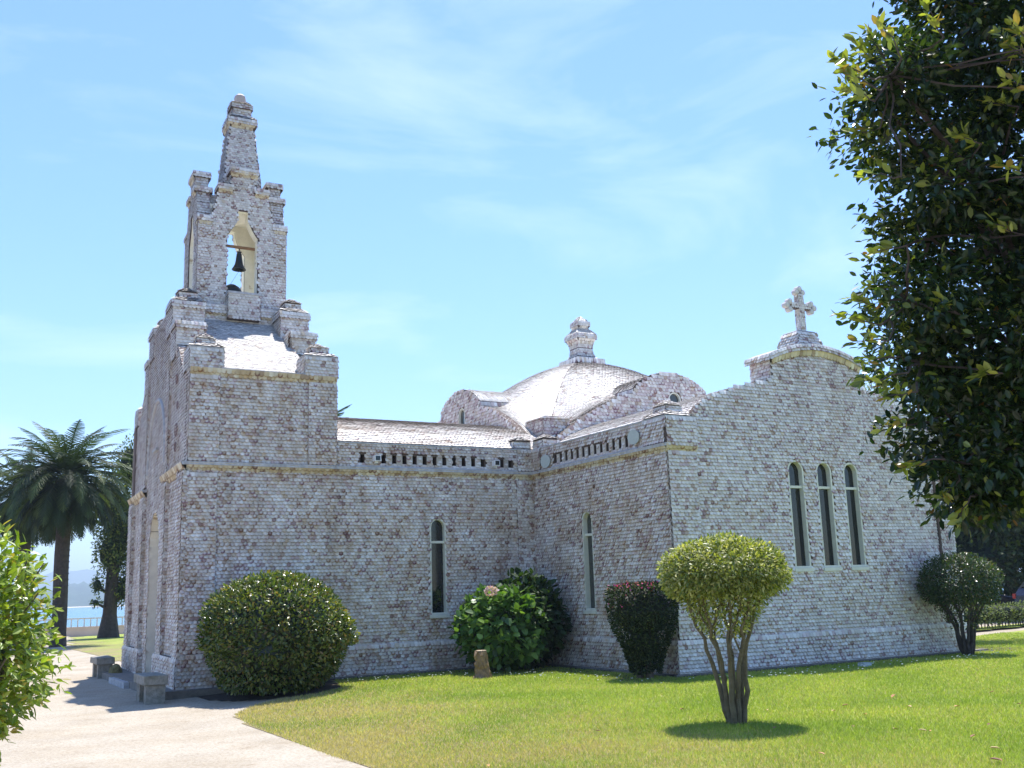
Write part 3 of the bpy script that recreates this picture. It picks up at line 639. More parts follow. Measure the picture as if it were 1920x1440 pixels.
# ---- spire
sp = fshell(6.17, TY, 11.2, .51, .51, 13.2, .295, .295, dv=.058, du=.075, lift=.7)
sp += fshell(6.17, TY, 13.2, .295, .295, 13.3, .35, .35, dv=.07, v0=0, pal=PALO, pw=POW)
sp += bshell(6.17-.355, 6.17+.355, TY-.355, TY+.355, 13.3, 13.44, v0=0); sp += fshell(6.17, TY, 13.44, .355, .355, 13.56, .24, .24, pw=PWR, blotch=.3)
sp += bshell(6.17-.225, 6.17+.225, TY-.225, TY+.225, 13.56, 13.76, v0=0, dv=.06); sp += bshell(6.17-.255, 6.17+.255, TY-.255, TY+.255, 13.76, 13.86, v0=0, dv=.06)
sp += fshell(6.17, TY, 13.86, .28, .28, 13.96, .15, .15, dv=.06)
a = [(.11, 13.95), (.145, 14.0), (.155, 14.1), (.14, 14.18), (.08, 14.24), (0.0, 14.26)]
v, f, m = lathe(6.17, TY, a, 8, 1); sp.append((v, f, 1, np.tile((.42, .36, .33), (len(v), 1))))
build('spire', sp, SM, chapel, fn=SH)
# ---- fittings on the chapel
def flood(x, y, z, ax):
    if ax == 'x':
        b = build('floodlight', [box(x-.07, x+.07, y-.13, y-.0, z-.05, z+.075, 0), box(x-.03, x+.03, y-.06, y, z-.09, z-.05, 0)], [M_WHITEPL], chapel)
        build('lamp_glass', [box(x-.052, x+.052, y-.135, y-.131, z-.035, z+.06, 0)], [M_LAMPG], b)
    else:
        b = build('floodlight', [box(x-.13, x-.0, y-.07, y+.07, z-.05, z+.075, 0)], [M_WHITEPL], chapel)
        build('lamp_glass', [box(x-.135, x-.131, y-.052, y+.052, z-.035, z+.06, 0)], [M_LAMPG], b)
flood(8.33, NAVE_Y-.06, 4.43, 'x'); flood(11.2, NAVE_Y-.06, 4.42, 'x')
for y, z in ((19.86, 4.43), (16.5, 4.50)):
    build('round_floodlight', [tube([(XT-.10, y, z), (XT-.02, y+.02, z)], [.15, .12], 18, 0)], [M_GREYDISC], chapel)
# stone footing and steps at the front
build('stone_footing', [box(4.05, 5.3, 20.28, 28.9, Z0, .0, 0), box(5.3, 12.1, 20.42, 20.6, Z0, .03, 0), box(12.0, 20.6, 15.42, 15.62, Z0, .03, 0), box(12.0, 12.3, 15.5, 20.6, Z0, .03, 0)], [M_STONEB], chapel)
build('door_slab', [box(3.95, 4.3, 23.7, 25.7, -.3, -.02, 0)], [M_LEDGE], chapel)


# ================================================================== GROUND, WATER, HILLS
def at(u, v, D): d = fw+ri*(u-960)/F_PX+up*(720-v)/F_PX; return CAM+d*D
def gh(x, y):
    t = np.clip((7.5-x)/3.5, 0, 1); t = t*t*(3-2*t); f = np.clip((y-30)/30, 0, 1)
    return -.14*np.maximum(t, f)+.03*np.clip((x-12)/10, 0, 1)*np.clip((16-y)/6, 0, 1)
def sheet(name, x0, x1, y0, y1, step, m, poly=None, dz_=0):
    xs = np.arange(x0, x1+step/2, step); ys = np.arange(y0, y1+step/2, step); X, Y = np.meshgrid(xs, ys)
    P = np.stack([X.ravel(), Y.ravel(), (gh(X, Y)+dz_).ravel()], 1); n = len(xs)
    i = np.arange(len(ys)-1)[:, None]*n; j = np.arange(n-1)[None]
    F = np.stack([i+j, i+j+1, i+n+j+1, i+n+j], -1).reshape(-1, 4)
    if poly is not None:
        c = P[F].mean(1); F = F[inpoly(c[:, :2], poly)]; u, inv = np.unique(F, return_inverse=True); P = P[u]; F = inv.reshape(-1, 4)
    return structure(build(name, [(P, [F], 0)], [m], smooth=True))
M_SAND = mat('sandy_gravel', (.44, .385, .305), .95, noise=(1.2, .1), bump=(35, .9, .03), stain=[((.72, .68, .62), (26, 26, 26), .45, .6, .7), ((.8, .75, .67), (.7, .7, .7), .42, .65, .7), ((.6, .52, .42), (3.1, 3.1, 3.1), .6, .72, .5)])
M_SOIL = mat('dark_soil', (.055, .042, .03), .95, noise=(6, .4), bump=(20, .8, .03))
def lawn_mat():
    m = bpy.data.materials.new('lawn'); m.use_nodes = True; t = m.node_tree; b = t.nodes['Principled BSDF']; b.inputs['Roughness'].default_value = .85; b.inputs['Specular IOR Level'].default_value = .2
    tc = N(t, 'ShaderNodeTexCoord'); L = t.links.new
    def noise(sc_, d=5): n = N(t, 'ShaderNodeTexNoise'); n.inputs['Scale'].default_value = sc_; n.inputs['Detail'].default_value = d; n.inputs['Roughness'].default_value = .65; L(tc.outputs['Object'], n.inputs[0]); return n.outputs[0]
    r1 = N(t, 'ShaderNodeValToRGB'); L(noise(.55), r1.inputs[0]); e = r1.color_ramp.elements
    e[0].position = .35; e[0].color = (.20, .27, .045, 1); e[1].position = .68; e[1].color = (.38, .42, .09, 1)
    sx = N(t, 'ShaderNodeSeparateXYZ'); L(tc.outputs['Object'], sx.inputs[0])
    g = N(t, 'ShaderNodeMapRange'); g.inputs[1].default_value = 4; g.inputs[2].default_value = 10.5; g.inputs[3].default_value = .36; g.inputs[4].default_value = -.12; L(sx.outputs[0], g.inputs[0])
    a = N(t, 'ShaderNodeMath', operation='ADD'); L(noise(1.3, 8), a.inputs[0]); L(g.outputs[0], a.inputs[1])
    r2 = N(t, 'ShaderNodeMapRange'); r2.inputs[1].default_value = .55; r2.inputs[2].default_value = .75; L(a.outputs[0], r2.inputs[0])
    x = N(t, 'ShaderNodeMix', data_type='RGBA'); L(r2.outputs[0], x.inputs[0]); L(r1.outputs[0], x.inputs[6]); x.inputs[7].default_value = (.32, .26, .13, 1)
    f = N(t, 'ShaderNodeMapRange'); f.inputs[1].default_value = .3; f.inputs[2].default_value = .7; f.inputs[3].default_value = .6; f.inputs[4].default_value = 1.35; L(noise(22, 6), f.inputs[0])
    y = N(t, 'ShaderNodeMix', data_type='RGBA', blend_type='MULTIPLY'); y.inputs[0].default_value = 1; L(x.outputs[2], y.inputs[6]); L(f.outputs[0], y.inputs[7]); L(y.outputs[2], b.inputs['Base Color'])
    bu = N(t, 'ShaderNodeBump'); bu.inputs['Strength'].default_value = .9; bu.inputs['Distance'].default_value = .04; L(noise(60, 4), bu.inputs['Height']); L(bu.outputs[0], b.inputs['Normal'])
    return m
M_LAWN = lawn_mat()
sheet('ground', -90, 330, -30, 68, 2.0, M_SAND, None, -.06)
sheet('path', -8, 8, 2, 68, .2, M_SAND, [(-8, 2), (7.8, 2), (7.8, 68), (-8, 68)], -.006)
LAWN = [(4.32, 7.0), (4.26, 9.4), (4.23, 10.55), (4.16, 11.63), (4.19, 12.85), (4.22, 14.31), (4.25, 15.19), (4.31, 15.96), (4.43, 16.72), (4.68, 17.18), (5.04, 17.69), (5.5, 18.03), (6.27, 18.09), (6.81, 18.5), (7.3, 20.2), (11.85, 20.2), (11.85, 15.2), (20.6, 15.2), (20.7, 18.2), (26, 19.47), (42, 23.3), (42, 2), (5.2, 2), (4.4, 5)]
sheet('lawn', 3.5, 42, 2, 24, .12, M_LAWN, LAWN)
sheet('lawn', 4, 30, 31.5, 66, .5, M_LAWN, [(5.2, 34.4), (5.7, 32.8), (7, 31.6), (30, 31.6), (30, 65), (10.9, 65.5), (7.8, 64), (6.3, 52), (5.7, 47), (5.45, 41)], .004)
sheet('lawn', 20, 60, 19, 26, .25, M_LAWN, [(20, 20.2), (28, 21.25), (60, 26), (60, 26.5), (20, 21.2)], .004)
sheet('soil_bed', 4.3, 12.3, 17.5, 20.7, .12, M_SOIL, [(4.75, 19.0), (5.4, 18.2), (6.3, 18.1), (6.9, 18.7), (7.2, 20.1), (9.6, 20.1), (10.2, 18.6), (10.9, 17.9), (12.05, 17.5), (12.2, 20.6), (4.6, 20.5)], .006)
sheet('soil_bed', 10.6, 21.8, 14.4, 16.8, .12, M_SOIL, [(10.8, 15.2), (11.4, 14.8), (12.2, 15.1), (20.2, 15.2), (20.9, 14.8), (21.5, 15.3), (21.5, 16.4), (20.5, 16.4), (20.3, 15.5), (12.2, 15.5), (11.9, 16.6), (10.9, 16.2)], .006)
M_WATER = mat('sea_water', (.05, .16, .24), .25, noise=(.05, .2), bump=(.6, .4, .15))
structure(build('sea', [(np.array([(-6000, 68.5, -2.6), (9000, 68.5, -2.6), (9000, 14000, -2.6), (-6000, 14000, -2.6)], float), [np.array([[0, 1, 2, 3]])], 0)], [M_WATER]))
structure(build('quay', [box(-90, 330, 66.9, 68.6, -4, -.145, 0)], [M_STONE]))
def hill(name, X0, X1, Y0, Y1, f, n1, n2, m):
    xs = np.linspace(X0, X1, n1); ys = np.linspace(Y0, Y1, n2); X, Y = np.meshgrid(xs, ys); Z = f(X, Y)-2.7
    i = np.arange(n2-1)[:, None]*n1; j = np.arange(n1-1)[None]
    return structure(build(name, [(np.stack([X.ravel(), Y.ravel(), Z.ravel()], 1), [np.stack([i+j, i+j+1, i+n1+j+1, i+n1+j], -1).reshape(-1, 4)], 0)], [m], smooth=True))
M_WOODS = mat('wooded_hill', (.03, .055, .03), .95, noise=(.03, .5), bump=(.12, 1, 3))
M_FARH = mat('far_hill', (.07, .095, .05), .95, noise=(.01, .4))
dv_ = at(150, 1130, 1)-CAM; tx = dv_[0]/dv_[1]
def fh(X, Y):
    x = (X-tx*Y)/Y; bell_ = np.exp(-((Y-2500)/420)**2); edge = np.clip((Y-2050)/80, 0, 1)
    return (3+edge*6+bell_*(34*np.exp(-((x+.006)/.03)**2)+9+5*np.sin(x*300)+3*np.sin(x*900)))*(edge > 0)+edge*2*np.sin(X*.09)
hill('shore_hill', tx*2100-500, tx*2500+700, 1990, 3000, fh, 160, 26, M_WOODS)
def ff(X, Y):
    x = (X-tx*Y)/Y; return np.exp(-((Y-4700)/500)**2)*(118+26*np.exp(-((x+.02)/.03)**2)+14*np.sin(x*60+1)+5*np.sin(x*240))
hill('far_hills', tx*4700-1100, tx*4700+1900, 3600, 5900, ff, 140, 24, M_FARH)
structure(build('beach', [(np.array([(-600, 1985, -2.55), (1500, 1985, -2.55), (1500, 2090, .8), (-600, 2090, .8)], float), [np.array([[0, 1, 2, 3]])], 0)], [mat('beach_sand', (.6, .5, .38), .9, noise=(.02, .2))]))
# sea wall with balustrade
M_WALLP = mat('painted_wall', (.62, .52, .44), .85, noise=(.8, .12), bump=(10, .3, .01))
sw = thing('sea_wall', 'low cream sea wall with open railing at the end of the path, sea behind', 'wall', (5, 66, 0))
build('parapet_wall', [box(-40, 60, 66.3, 66.6, -.2, .30, 0), box(-40, 60, 66.25, 66.65, .302, .36, 0)], [M_WALLP], sw)
build('railing', [box(-40, 60, 66.4, 66.52, .78, .86, 0)]+[box(x, x+.06, 66.42, 66.5, .36, .78, 0) for x in np.arange(-20, 40, .35)]+[box(x, x+.25, 66.36, 66.56, .36, .86, 0) for x in np.arange(-20, 40, 4.5)], [mat('white_railing', (.7, .68, .64), .7, noise=(3, .05))], sw)

# ================================================================== PLANTS
def unit(v): return v/(np.linalg.norm(v, axis=-1, keepdims=True)+1e-9)
LT = np.array([(0, 0, 0), (.32, -.46, .5), (.7, -.40, .55), (1, 0, .12), (.7, .40, .55), (.32, .46, .5)])
LTF = np.array([(0, 1, 2, 3), (0, 3, 4, 5)])
def leaves(P, nrm, size, aspect=.5, pal=((.05, .1, .02),), pw=None, fold=.18, outw=.6, droop=0, mi=0, face_up=.5, sv=.25, blade=LT):
    n = len(P); d = unit(nrm*outw+RS.normal(0, .6, (n, 3))+np.array([0, 0, -droop]))
    nn = unit(nrm*.8+np.array([0, 0, face_up])+RS.normal(0, .45, (n, 3))); s = unit(np.cross(d, nn)); nn = np.cross(s, d)
    sz = size*RS.uniform(1-sv, 1+sv, n)
    T = blade[None]; V = P[:, None]+(d[:, None]*T[..., :1]+s[:, None]*T[..., 1:2]*aspect+nn[:, None]*T[..., 2:]*fold*.5)*sz[:, None, None]
    pal = np.array(pal); ci = RS.choice(len(pal), n, p=pw); c = pal[ci]*RS.uniform(.75, 1.25, (n, 1))
    F = (LTF[None]+(np.arange(n)*6)[:, None, None]).reshape(-1, 4)
    return (V.reshape(-1, 3), [F], mi, np.repeat(c, 6, 0))
def blob(c, r, n, rough=.12, inner=.75, zmin=None, power=1.0, freq=3.0):
    """points in the outer layer of a lumpy ellipsoid, with outward normals"""
    c = np.array(c, float); r = np.array(r, float)*np.ones(3)
    d = unit(RS.normal(0, 1, (n, 3))); ph = RS.uniform(0, 6, 6)
    lump = 1+rough*(np.sin(d[:, 0]*freq*2+ph[0])*np.sin(d[:, 1]*freq*2+ph[1])+np.sin(d[:, 2]*freq*2.3+ph[2]+d[:, 0]*freq)+.5*np.sin(d[:, 1]*freq*4+ph[3]+d[:, 2]*5))*.5
    rad = lump*(inner+(1-inner)*RS.uniform(0, 1, n)**power)
    P = c+d*rad[:, None]*r; nr = unit(d/r)
    if zmin is not None: k = P[:, 2] > zmin; P, nr = P[k], nr[k]
    return P, nr
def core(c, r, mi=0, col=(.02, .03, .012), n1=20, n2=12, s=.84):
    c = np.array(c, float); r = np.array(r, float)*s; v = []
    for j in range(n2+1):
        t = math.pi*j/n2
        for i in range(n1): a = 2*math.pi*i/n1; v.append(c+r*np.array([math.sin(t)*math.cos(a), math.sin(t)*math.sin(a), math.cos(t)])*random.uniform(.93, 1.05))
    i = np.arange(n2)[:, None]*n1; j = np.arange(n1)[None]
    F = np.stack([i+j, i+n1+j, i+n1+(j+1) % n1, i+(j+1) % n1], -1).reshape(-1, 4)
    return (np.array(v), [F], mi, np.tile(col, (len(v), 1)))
M_LEAF = mat('leaf', col=True, rough=.38, spec=.5, transl=.3, noise=(3, .15))
M_GLOSSY = mat('glossy_leaf', col=True, rough=.27, spec=.55, transl=.32, noise=(3, .15))
M_DULL = mat('dull_leaf', col=True, rough=.6, spec=.3, transl=.25, noise=(2, .2))
M_BARK = mat('bark', (.14, .11, .08), .9, noise=(9, .35), bump=(25, .8, .02))
M_BARKB = mat('dark_bark', (.055, .042, .035), .9, noise=(6, .4), bump=(14, .9, .03))
M_BARKL = mat('lichened_bark', (.15, .12, .07), .9, noise=(9, .35), bump=(25, .8, .02))
M_FLOWER = mat('flower', col=True, rough=.6, transl=.3)
def limb(a, b, r0, r1, k=7, wob=.06, bow=None, n=7, mi=0):
    a = np.array(a, float); b = np.array(b, float); t = np.linspace(0, 1, k); L_ = np.linalg.norm(b-a)
    P = a+(b-a)*t[:, None]; w_ = RS.normal(0, wob*L_*.35, (k, 3)); w_[0] = w_[-1] = 0; P = P+w_*np.sin(t*math.pi)[:, None]
    if bow is not None: P = P+np.array(bow)*(np.sin(t*math.pi))[:, None]
    return tube(P, r0+(r1-r0)*t, n, mi)
# --- big clipped dome bush by the tower
t = thing('clipped_bush', 'big round clipped green bush in front of the bell tower wall', 'bush', (5.78, 19.05, 0))
c = (5.79, 19.05, .93); r = (1.38, 1.30, 1.19)
P, nr = blob(c, r, 24000, .09, .84, .02, freq=2)
k = ~((P[:, 2] < .75) & (np.hypot(P[:, 0]-c[0], P[:, 1]-c[1]) > .95+.45*np.clip(P[:, 2], 0, 1))); P, nr = P[k], nr[k]
build('crown', [leaves(P, nr, .075, .5, ((.05, .085, .018), (.08, .12, .025), (.13, .165, .03), (.21, .21, .05), (.22, .15, .05)), (.22, .3, .25, .17, .06), face_up=.6), core(c, r, s=.86)], [M_GLOSSY], t)
build('stem', [limb((5.86+a, 19.05+b, -.1), (5.86+a*3, 19.05+b*3, .8), .06, .04) for a, b in ((.1, 0), (-.1, .1), (0, -.14), (-.15, -.08))], [M_BARKB], t)
# --- hydrangea and dark shrub in the inner corner
HEART = np.array([(0, 0, 0), (.25, -.62, .35), (.72, -.42, .45), (1, 0, .05), (.72, .42, .45), (.25, .62, .35)])
t = thing('hydrangea', 'bright green hydrangea with broad leaves and one pale pink flower head, beside the stump', 'shrub', (10.52, 19.2, 0))
P, nr = blob((10.52, 19.2, .85), (.95, .85, .83), 2600, .10, .6, .02, freq=2.5)
build('foliage', [leaves(P, nr, .17, .62, ((.05, .11, .022), (.075, .16, .03), (.12, .22, .045), (.17, .28, .06)), (.22, .33, .28, .17), fold=.2, blade=HEART, face_up=.9, droop=.2), core((10.52, 19.2, .75), (.9, .8, .75), s=.75)], [M_LEAF], t)
P, nr = blob(at(921, 1108, 20.75), (.13, .13, .085), 240, .05, .9)
build('flower_head', [leaves(P, nr, .035, .9, ((.6, .35, .42), (.55, .45, .6)))], [M_FLOWER], t)
build('stem', [limb((10.52, 19.2, -.05), (10.52+a, 19.2+b, .9), .02, .012, n=5) for a, b in ((.4, 0), (-.4, .2), (0, -.4), (.2, .4), (-.3, -.3))], [M_BARK], t)
t = thing('shrub', 'tall dark shaded shrub behind the hydrangea in the inner corner of the walls', 'shrub', (11.25, 19.5, 0))
P, nr = blob((11.25, 19.5, .98), (.88, .85, 1.0), 3200, .12, .6, .02, freq=2.5)
build('foliage', [leaves(P, nr, .15, .6, ((.022, .045, .014), (.03, .06, .018), (.04, .075, .02)), (.4, .4, .2), blade=HEART, face_up=.7, droop=.3), core((11.25, 19.5, .9), (.85, .8, .9), s=.78, col=(.012, .018, .008))], [M_DULL], t)
build('stem', [limb((11.25, 19.5, -.05), (11.25+a, 19.5+b, 1.0), .025, .012, n=5) for a, b in ((.4, 0), (-.3, .2), (0, -.4), (.2, .3))], [M_BARKB], t)
# --- flowering azalea-like bush at the transept corner, narrow foot
t = thing('flowering_bush', 'dark clipped bush with magenta flowers on top, at the corner of the side wing', 'bush', (11.42, 15.55, 0))
ph = []
n = 9000; z = RS.uniform(.12, 1.62, n); hw = np.interp(z, [.1, .5, .9, 1.2, 1.5, 1.66], [.27, .40, .62, .68, .68, .60]); a = RS.uniform(0, 6.283, n); q = RS.uniform(.8, 1, n)
P = np.stack([11.42+hw*q*np.cos(a), 15.55+hw*.85*q*np.sin(a), z+.03*np.sin(a*3)], 1); nr = unit(np.stack([np.cos(a), np.sin(a), (z-1.0)*.6], 1))
n2 = 2600; a2 = RS.uniform(0, 6.283, n2); q2 = RS.uniform(0, 1, n2)**.5*.62; P2 = np.stack([11.42+q2*np.cos(a2), 15.55+q2*.85*np.sin(a2), 1.64-.12*(q2/.62)**3+RS.normal(0, .02, n2)], 1)
P = np.concatenate([P, P2]); nr = np.concatenate([nr, np.tile((0, 0, 1.), (n2, 1))])
build('crown', [leaves(P, nr, .05, .5, ((.018, .032, .011), (.03, .05, .014), (.07, .085, .022)), (.45, .37, .18)), core((11.42, 15.55, 1.15), (.62, .52, .5), s=.85, col=(.01, .014, .006)), core((11.42, 15.55, .6), (.33, .3, .5), s=.85, col=(.01, .014, .006))], [M_DULL], t)
k = np.where(P2[:, 0] < 11.5+RS.normal(0, .15, n2))[0]; k = RS.choice(k, 150); f1 = leaves(P2[k]+(0, 0, .02), np.tile((0, 0, 1.), (150, 1)), .042, .9, ((.55, .06, .3), (.42, .05, .3), (.6, .2, .35)))
k = np.where((P[:n, 2] > 1.2) & (P[:n, 0] < 11.45))[0]; k = RS.choice(k, 30); f2 = leaves(P[k]+nr[k]*.02, nr[k], .036, .9, ((.6, .07, .32), (.45, .12, .2)))
build('flowers', [f1, f2], [M_FLOWER], t)['kind'] = 'stuff'
build('trunk', [limb((11.42+a, 15.55+b, -.1), (11.42+a*2, 15.55+b*2, .7), .07, .05) for a, b in ((.08, 0), (-.09, .03), (0, -.08))], [M_BARK], t)
# --- variegated topiary on bare stems, in the middle of the lawn
def topiary(name, label, cat, x, y, zc, rx, rz, lo, leafsz, pal, pw, stems, m, bark, n, lean=0, fork=.55, thick=.045, hang=.5):
    t = thing(name, label, cat, (x, y, 0))
    c = (x+lean, y, zc); P, nr = blob(c, (rx, rx*.95, rz), n, .07, .72, None, freq=3)
    k = P[:, 2] > zc-rz*.62; P, nr = P[k], nr[k]
    # ragged skirt narrowing to the fork
    m2 = int(n*hang); zz = RS.uniform(lo, zc, m2); hw = np.interp(zz, [lo, (lo+zc)/2, zc], [.28*rx, .62*rx, .97*rx]); a = RS.uniform(0, 6.283, m2); q = RS.uniform(.66, 1.02, m2)
    P2 = np.stack([c[0]+hw*q*np.cos(a), y+hw*q*np.sin(a), zz], 1); keep = RS.uniform(0, 1, m2) < np.interp(zz, [lo, lo+(zc-lo)*.45, zc], [.06, .3, 1]); P2 = P2[keep]; nr2 = unit(np.stack([np.cos(a), np.sin(a), -.2+0*a], 1))[keep]
    build('crown', [leaves(np.concatenate([P, P2]), np.concatenate([nr, nr2]), leafsz, .42, pal, pw, droop=.35, face_up=.6)], [m], t)
    ch = []; ti = []
    for i in range(stems):
        a = 2*math.pi*(i+RS.uniform(-.25, .25))/stems; b0 = np.array([x+.07*math.cos(a), y+.07*math.sin(a), -.08]); rr = RS.uniform(.28, .5)*rx
        b1 = np.array([x+lean*.4+rr*.62*math.cos(a), y+rr*.62*math.sin(a), fork*RS.uniform(.8, 1.2)]); b2 = np.array([c[0]+rx*.62*math.cos(a+.2), y+rx*.62*math.sin(a+.2), zc-rz*.3])
        out_ = np.array([math.cos(a), math.sin(a), 0])*.03
        ch.append(limb(b0, b1, thick*RS.uniform(.8, 1.1), thick*.72, 7, .06)); ch.append(limb(b1, b2, thick*.7, thick*.3, 7, .08))
        for j in range(3):
            f = RS.uniform(.15, .7); s0 = b1+(b2-b1)*f; a2 = a+RS.uniform(-1.1, 1.1); e = np.array([c[0]+rx*RS.uniform(.2, .8)*math.cos(a2), y+rx*RS.uniform(.2, .8)*math.sin(a2), zc-rz*RS.uniform(-.1, .4)])
            ti.append(limb(s0, e, thick*.38, thick*.14, 5, .1, n=5))
    tk = build('trunk', ch, [bark], t); build('twigs', ti, [bark], tk)
    return t
topiary('topiary_tree', 'yellow-green mushroom-shaped topiary tree with several bare stems standing alone on the lawn', 'small tree', 8.46, 9.81, 1.74, .79, .43, .98, .054,
        ((.12, .16, .03), (.22, .25, .05), (.36, .37, .11), (.50, .47, .21)), (.25, .32, .28, .15), 8, M_LEAF, M_BARKL, 19000, lean=-.05, fork=.75, thick=.037, hang=.55)
topiary('topiary_tree', 'dark green ball topiary tree with many thin stems at the right end of the chapel', 'small tree', 19.1, 14.8, 1.48, .86, .66, .55, .06,
        ((.03, .055, .014), (.045, .08, .02), (.07, .1, .03), (.12, .1, .05)), (.35, .35, .2, .1), 9, M_GLOSSY, M_BARKB, 12000, fork=.6, thick=.04, hang=.5)
# --- foreground bush, left edge
t = thing('hedge_bush', 'sunlit yellow-green leafy bush at the left edge, closest to the viewer', 'bush', (.21, 8.13, 0))
P, nr = blob((.15, 8.13, 1.34), (.75, .75, .86), 8500, .15, .62, .3, freq=3)
build('foliage', [leaves(P, nr, .076, .42, ((.12, .19, .02), (.20, .28, .03), (.30, .36, .05), (.34, .28, .06)), (.25, .35, .32, .08), face_up=.9, fold=.25), core((.13, 8.13, 1.25), (.62, .62, .74), s=.74, col=(.03, .05, .012))], [M_LEAF], t)
build('twigs', [limb((.21, 8.13, .5), (.13+RS.normal(0, .3), 8.13+RS.normal(0, .3), 1.2+RS.normal(0, .3)), .014, .005, 6, .1, n=5) for i in range(40)]+[limb((.21+a, 8.13+b, -.15), (.21+a*2, 8.13+b*2, .9), .03, .02) for a, b in ((.1, 0), (-.1, .08), (0, -.1))], [M_BARK], t)
# --- big overhanging tree, right
t = thing('broadleaf_tree', 'large dark glossy broadleaf tree overhanging the top right of the view', 'tree', tuple(at(2250, 1400, 7.6)*np.array([1, 1, 0])))
B = [(1682, 150, 78, 7.0), (1800, 70, 110, 7.4), (1930, 90, 150, 7.2), (1685, 235, 80, 7.1), (1775, 230, 120, 7.5), (1745, 350, 88, 7.1), (1870, 330, 130, 7.3), (1742, 445, 76, 7.2), (1850, 480, 135, 7.4), (1700, 560, 82, 6.9), (1790, 620, 120, 7.3),
     (1920, 620, 130, 7.0), (1725, 680, 72, 7.0), (1770, 770, 98, 7.2), (1890, 780, 130, 7.3), (1800, 868, 84, 7.1), (1900, 880, 92, 7.2), (1840, 925, 50, 7.1), (1990, 300, 200, 7.5), (2000, 800, 150, 7.5), (1960, -80, 200, 7.5), (1790, -60, 90, 7.3), (2150, 500, 260, 7.8), (1668, 140, 50, 6.8), (1930, 935, 45, 7.2)]
ch = []
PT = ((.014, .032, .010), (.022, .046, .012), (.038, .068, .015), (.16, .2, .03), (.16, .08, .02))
for u, v, rp, D in B:
    c = at(u, v, D); r = rp/F_PX*D; nc = max(6, int(38*(rp/100)**2))
    dd = unit(RS.normal(0, 1, (nc, 3))); cc = c+dd*(RS.uniform(.25, 1, (nc, 1))**.5)*r*np.array([1, 1.3, .97])
    for k_ in range(nc):
        m_ = RS.randint(26, 52); q = RS.normal(0, 1, (m_, 3))*np.array([.085, .085, .055]); P = cc[k_]+q+dd[k_]*.02
        out_l = u < 1760 and (dd[k_]@ri < -.45); pal_w = (.15, .25, .28, .315, .005) if out_l else ((.42, .36, .18, .035, .005) if dd[k_][2] < .3 else (.25, .33, .26, .155, .005))  # backlit left edge and sunny tops are put into the leaf colours
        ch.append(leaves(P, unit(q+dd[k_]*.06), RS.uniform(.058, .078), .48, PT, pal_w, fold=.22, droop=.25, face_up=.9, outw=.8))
tips = [(1568, 128, 1650, 170), (1560, 110, 1640, 150), (1652, 42, 1690, 110), (1600, 75, 1660, 130), (1740, 15, 1770, 70), (1700, 60, 1740, 110), (1580, 588, 1650, 610), (1600, 560, 1660, 580), (1598, 640, 1665, 640), (1610, 680, 1680, 670), (1652, 800, 1720, 780), (1690, 878, 1750, 860), (1900, 45, 1930, 90), (1885, 80, 1930, 110), (1880, 310, 1930, 330), (1905, 595, 1940, 620), (1600, 250, 1650, 240), (1620, 330, 1690, 330), (1640, 470, 1700, 460), (1760, 940, 1800, 900), (1795, 985, 1820, 930), (1630, 530, 1680, 545), (1618, 715, 1690, 700), (1655, 745, 1720, 735), (1870, 60, 1920, 95), (1890, 150, 1935, 170), (1850, 190, 1910, 200), (1865, 420, 1920, 440), (1790, 250, 1840, 270), (1830, 700, 1880, 700), (1760, 560, 1800, 590), (1585, 170, 1640, 190), (1625, 55, 1660, 110)]
tw_ = []
for u, v, u2, v2 in tips:
    D = RS.uniform(6.3, 6.9); a = at(u2, v2, D); b = at(u, v, D); cs = [at(q[0], q[1], q[3]) for q in B]; c0 = min(cs, key=lambda q: np.linalg.norm(q-a)); tw_ += [limb(c0, a, .009, .006, 5, .08, n=4), limb(a, b, .006, .002, 5, .12, n=4)]
    m_ = 15; f = np.linspace(.25, 1.03, m_)[:, None]; P = a+(b-a)*f+RS.normal(0, .012, (m_, 3)); d = np.tile(unit(b-a), (m_, 1))
    ch.append(leaves(P, d, .082, .46, ((.2, .24, .035), (.30, .33, .06), (.11, .15, .025), (.30, .22, .05)), (.38, .35, .19, .08), fold=.22, outw=.8, face_up=.8))
build('crown', ch, [M_GLOSSY], t)
base = at(2250, 1400, 7.6)*np.array([1, 1, 0]); f0 = base+(0, 0, 2.9)
tk = [tube([base+(0, 0, -.1), base+(0, 0, .5), base+(.03, .02, 1.6), f0], [.26, .19, .17, .15], 10)]
br = []
for u, v, rp, D in B:
    c = at(u, v, D); br.append(limb(f0+RS.normal(0, .05, 3), c, .05, .012, 9, .05, n=6))
    for _ in range(4):
        br.append(limb(c, c+RS.normal(0, rp/F_PX*D*.6, 3), .011, .004, 5, .1, n=4))
tko = build('trunk', tk, [M_BARKB], t); build('branches', br+tw_, [M_BARKB], tko)
# --- background broadleaf trees
def tree(name, label, x, y, blobs, pal, pw, leafsz, n, m, bark, rad, zb=.0, group=None, trunk_top=None, flare=1.0):
    t = thing(name, label, 'tree', (x, y, 0), group); ch = []
    for (c, r) in blobs:
        P, nr = blob(c, r, int(n*r[0]*r[2]), .2, .45, None, freq=2.5); ch.append(leaves(P, nr, leafsz, .5, pal, pw, face_up=.8, droop=.2))
        ch.append(core(c, r, s=.55, col=tuple(np.array(pal[0])*.5)))
    build('crown', ch, [m], t)
    top = np.array(blobs[0][0]); zz = top[2] if trunk_top is None else trunk_top
    tk = [tube([(x, y, zb-.2), (x, y, zb+.4), (x+.02, y, zb+1.2), ((x+top[0])/2, (y+top[1])/2, zz*.6), (top[0], top[1], zz)], [rad*1.35*flare, rad*1.1*flare, rad, rad*.8, rad*.4], 10)]
    for c, r in blobs[1:]: tk.append(limb((top[0], top[1], min(zz, c[2])*.7), c, rad*.35, rad*.12, 6, .05, n=6))
    build('trunk', tk, [bark], t)
    return t
